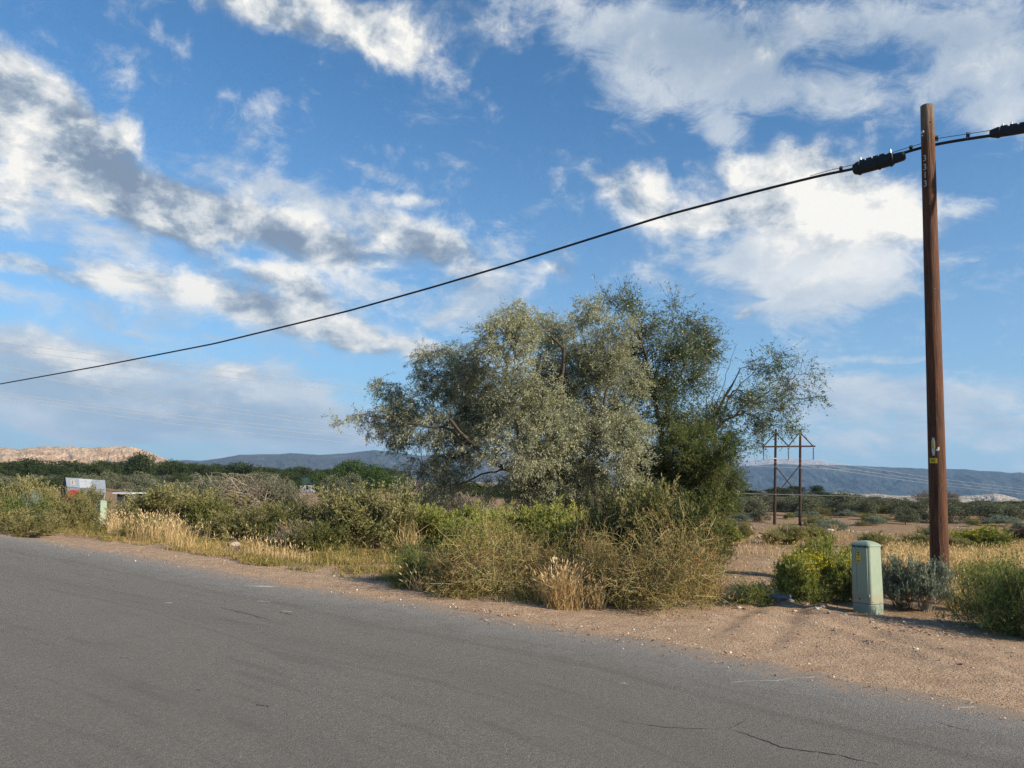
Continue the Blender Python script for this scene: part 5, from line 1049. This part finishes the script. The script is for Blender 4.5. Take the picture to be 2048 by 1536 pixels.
for (pa, pts, lab) in [((1626, 919), [(1700,930),(1850,954),(2048,979),(2200,990)], 'upper pale wire running from the frame over the dark mesa'), ((1576, 919), [(1640,929),(1850,961),(2048,984),(2200,995)], 'middle pale wire running from the frame over the dark mesa'), ((1527, 919), [(1620,932),(1850,967),(2048,989),(2200,1000)], 'lower pale wire running from the frame over the dark mesa')]:
    wire([tuple(H(*pa))] + [A3(x, y, YH + 30 + (x - 1550) * .25) for x, y in pts], .028, lab)
wire([A3(1400, 984, 58), A3(1480, 987, 58), A3(1700, 992, 57), A3(1860, 996, 55), A3(2200, 1001, 52)], .016, 'single low pale wire crossing behind the frame and the pole', 'wire')
g = Geo(); b = gp(1596, 1026); g.beam((0, 0, 0), (0, 0, 1.2), .09); tag(g.obj('marker_post', M['paper'], loc=tuple(b)), 'short white post beside the right leg of the power frame', 'post')

# ------------------------------------------------------------------ buildings and small things far off
M['tin'] = plain('weathered_roof_tin', (.40, .44, .48), .5, .25, var=.35, scale=2.2); M['tin2'] = plain('pale_roof_tin', (.55, .58, .60), .5, .2, var=.3, scale=2.2); M['darkw'] = plain('dark_wall', (.035, .04, .05), .8, var=.3)  # near-black wall colour for the barn gable and the low shed
M['red'] = plain('faded_red_paint', (.34, .045, .04), .5); M['rust'] = plain('rust_mark', (.17, .06, .045), .8); M['greenroof'] = plain('green_metal_roof', (.03, .085, .075), .5, .1)
YB = 118.0
def B(px, py, dy=0): v = at(px, py, YB + dy); return np.array((v.x, v.y, v.z))
ob = B(170, 990); zb_ = gz(ob[0], YB); ob[2] = zb_; rt = empty('metal_barn', tuple(ob)); tag(rt, 'old grey sheet-metal barn with a steep roof and an S sign', 'barn')
rl, rr_ = B(131, 955, 1.6), B(210.5, 961, 0.4); el_, er_ = B(133.5, 974, .0), B(211.5, 979, -1.2)
for k in range(6):
    a, b2 = k / 6 + .002, (k + 1) / 6 - .002; g = Geo(); p = [rl + (rr_ - rl) * a, rl + (rr_ - rl) * b2, el_ + (er_ - el_) * b2, el_ + (er_ - el_) * a]; n = unit(np.cross(p[1] - p[0], p[3] - p[0])); n = n if n[1] < 0 else -n
    q = [x - ob + n * (.02 + .012 * (k % 2)) for x in p]; q2 = [x - n * .03 for x in q]; g.add(q + q2, [(0, 1, 2, 3), (7, 6, 5, 4), (0, 4, 5, 1), (1, 5, 6, 2), (2, 6, 7, 3), (3, 7, 4, 0)]); g.obj('roof_sheet', M['tin2'] if k in (2, 3) else M['tin'], rt)
def wallq(name, p, mat, th=.12, parent=rt, o=ob):
    p = [np.array(x) - o for x in p]; n = unit(np.cross(p[1] - p[0], p[-1] - p[0])); k = len(p); g = Geo(); g.add(p + [x - n * th for x in p], [tuple(range(k)), tuple(range(2 * k - 1, k - 1, -1))] if k == 4 else [tuple(range(k))] ); 
    if k != 4: g.F.append(np.array([tuple(range(2 * k - 1, k - 1, -1))])); g.M.append(np.zeros(1, int))
    for i in range(k): g.F.append(np.array([(i, i + k, (i + 1) % k + k, (i + 1) % k)])); g.M.append(np.zeros(1, int))
    return g.obj(name, mat, parent)
def dn(p): return np.array((p[0], p[1], zb_ - .2))
wallq('front_wall', [el_ + (.1, .15, 0), er_ + (-.1, .15, 0), dn(er_ + (-.1, .15, 0)), dn(el_ + (.1, .15, 0))], M['tin'])
bl_ = B(121, 984, 3.4); br2 = B(200, 985, 2.8)
wallq('gable_wall', [rl + (.1, 0, -.05), el_ + (.1, .1, 0), dn(el_ + (.1, .1, 0)), dn(bl_ + (.1, 0, 0)), bl_ + (.1, 0, .1)], M['darkw'])
wallq('rear_roof_slope', [rl, rr_, br2, bl_], M['tin'], .05)
n_ = unit(np.cross(rr_ - rl, el_ - rl)); n_ = n_ if n_[1] < 0 else -n_
def onroof(px, py, lift): d = ray(px, py); c = np.array((0, 0, EYE)); dv = np.array(d); t_ = ((rl + n_ * lift - c) @ n_) / (dv @ n_); return c + dv * t_
g = Geo(); g.add([onroof(*p, .06) - ob for p in ((140.5, 959.5), (148.5, 960), (149.5, 969.8), (141, 969.3))] + [onroof(*p, .02) - ob for p in ((140.5, 959.5), (148.5, 960), (149.5, 969.8), (141, 969.3))], [(0, 1, 2, 3), (0, 4, 5, 1), (1, 5, 6, 2), (2, 6, 7, 3), (3, 7, 4, 0)])
sg = g.obj('sign_board', plain('pale_sign_board', (.5, .49, .46), .7), rt)
vs, fs = glyphs('S', 1, .02); xs = [v[0] for v in vs]; ys = [v[1] for v in vs]; g = Geo(); V = np.array([onroof(145 + x * 8.5, 964.7 - y * 9, .075) - ob for x, y in vs]); g.V = [V]; g.T = [np.full(len(V), .5)]; g.n = len(V)
for f in fs: g.F.append(np.array([f])); g.M.append(np.zeros(1, int))
g.obj('letter', M['rust'], sg)
# curved red sheet body in front of the barn
a3 = B(143, 992, -8); z0 = gz(a3[0], a3[1]); k = 12; V = []; hgt_ = B(147, 979.5, -8)[2] - z0
for sx_ in (-1, 1):
    for j in range(k + 1):
        x = -.85 + 1.9 * j / k; V.append((x, sx_ * .5, hgt_ * max(0, 1 - ((x - .35) / 1.25) ** 2) ** .5))
V += [(v[0], v[1] * 1.05, 0) for v in V]; n = k + 1; g = Geo(); g.add(V, [(j, j + 1, n + j + 1, n + j) for j in range(k)] + [(j, 2 * n + j, 2 * n + j + 1, j + 1) for j in range(k)] + [(n + j, n + j + 1, 3 * n + j + 1, 3 * n + j) for j in range(k)] + [(0, n, 3 * n, 2 * n), (k, 2 * n + k, 3 * n + k, n + k)])
tag(g.obj('red_hull', M['red'], loc=(a3[0], a3[1], z0)), 'curved red painted body standing in front of the metal barn', 'hull')
def hut(name, px0, px1, ytop, yeave, D, dep, wall, roof, lab, cat, over=.3, openings=()):
    xm = (px0 + px1) / 2; a = at(px0, yeave, D); b2 = at(px1, yeave, D); zr = at(xm, ytop, D + dep / 2).z; ze = at(xm, yeave, D).z; x0, x1 = a.x, b2.x; zg = gz((x0 + x1) / 2, D) - .3
    o = np.array(((x0 + x1) / 2, D, zg)); r = empty(name, tuple(o)); tag(r, lab, cat); hw = (x1 - x0) / 2; hE = ze - zg; hR = zr - zg
    g = Geo(); g.box((0, dep / 2, hE / 2), (hw * 2 - over * 2, dep, hE)); g.add([(-hw + over, 0, hE), (-hw + over, dep, hE), (-hw + over, dep / 2, hR - .05), (hw - over, 0, hE), (hw - over, dep, hE), (hw - over, dep / 2, hR - .05)], [(0, 2, 1), (3, 4, 5)]); g.obj('wall', wall, r)
    for s0 in (-1, 1):
        y0_ = dep / 2 + s0 * (dep / 2 + over); p = [(-hw, dep / 2, hR), (hw, dep / 2, hR), (hw, y0_, hE - .05), (-hw, y0_, hE - .05)]; g = Geo(); g.add([(x, y, z + .03) for x, y, z in p] + [(x, y, z - .1) for x, y, z in p], [(0, 1, 2, 3), (7, 6, 5, 4), (0, 4, 5, 1), (2, 6, 7, 3), (3, 7, 4, 0), (1, 5, 6, 2)]); g.obj('roof', roof, r)
    for (f0, f1, z0_, z1_) in openings:
        g = Geo(); g.box((-hw + 2 * hw * (f0 + f1) / 2, -.03, hE * (z0_ + z1_) / 2), (2 * hw * (f1 - f0), .08, hE * (z1_ - z0_))); g.obj('window', M['ink'], r)
    return r
hut('house', 588, 630, 955.5, 967, 240, 11, M['white'], M['greenroof'], 'white house with a dark green metal roof among the trees', 'house', .5, ((.2, .3, .4, .75), (.6, .7, .4, .75)))
hut('shed', 668, 687, 967, 969.5, 236, 6, M['white'], M['white'], 'small white shed half hidden by a grey-green shrub', 'shed', .15, ((.4, .55, 0, .7),))
hut('trailer', 228, 266, 984.3, 985.2, 92, 3, M['darkw'], M['tin2'], 'low shed with a pale flat roof right of the barn', 'shed', .4)
hut('shed', 1462, 1480, 979, 983, 230, 6, plain('pale_far_wall', (.45, .42, .38), .8), M['palerock'], 'small pale building just right of the dark trees', 'shed', .2, ((.3, .5, .2, .6),))
hut('van', 797, 812, 985.0, 986, 236, 2.2, M['paper'], M['paper'], 'white vehicle body parked under the trees left of the silvery tree', 'van', .05, ((.1, .4, .55, .9),))
b3 = at(756, 988, 236); zg = gz(b3.x, 236); r = empty('canopy', (b3.x, 236, zg)); tag(r, 'small white flat-topped canopy on a post by the far trees', 'canopy')
ht = at(756, 979.5, 236).z - zg; g = Geo(); g.box((0, 0, ht), (.9, .9, .1)); g.box((0, 0, ht + .1), (.5, .5, .1), taper=.5); g.obj('roof', M['paper'], r); g = Geo(); g.beam((-.3, 0, 0), (-.3, 0, ht - .06), .25); g.obj('post', M['paper'], r)
for q, (px, w_) in enumerate(((747, .5), (762, .8))):
    b3 = at(px, 990, 230); zg = gz(b3.x, 230); ht = max(.9, at(px, (985, 988)[q], 230).z - zg); g = Geo(); g.box((0, 0, ht / 2), (w_, .6, ht), taper=.9); g.box((0, 0, ht + .04), (w_ * 1.1, .66, .08)); tag(g.obj('utility_box', M['paper'], loc=(b3.x, 230, zg)), ('slim white box left of the white canopy', 'wide low white box right of the white canopy')[q], 'box')
# dark snag with bare branches at the right edge
px_place(PB[0], 'bare_shrub', 2042, 1092, 1052, 60, 'bare dark shrub at the right edge of the rise', mats={'foliage': M['bark'], 'stem': M['bark']})
px_place(PB[1], 'bare_shrub', 1858, 1012, 982, 50, 'thin leafless shrub on the rise left of the utility pole'); px_place(PB[0], 'bare_shrub', 1902, 1010, 984, 40, 'leafless pinkish shrub on the rise right of the utility pole')

# ------------------------------------------------------------------ the air
m, t = newmat('haze_air'); vol = t.new('VolumePrincipled'); vol.inputs['Color'].default_value = (.40, .65, 1, 1); vol.inputs['Density'].default_value = 6.6e-5; vol.inputs['Anisotropy'].default_value = .1
t.l.new(vol.outputs[0], t.out.inputs['Volume'])
g = Geo(); g.box((0, 0, 240), (24800, 24800, 600)); hz_ = g.obj('haze', m); tag(hz_, kind='stuff')
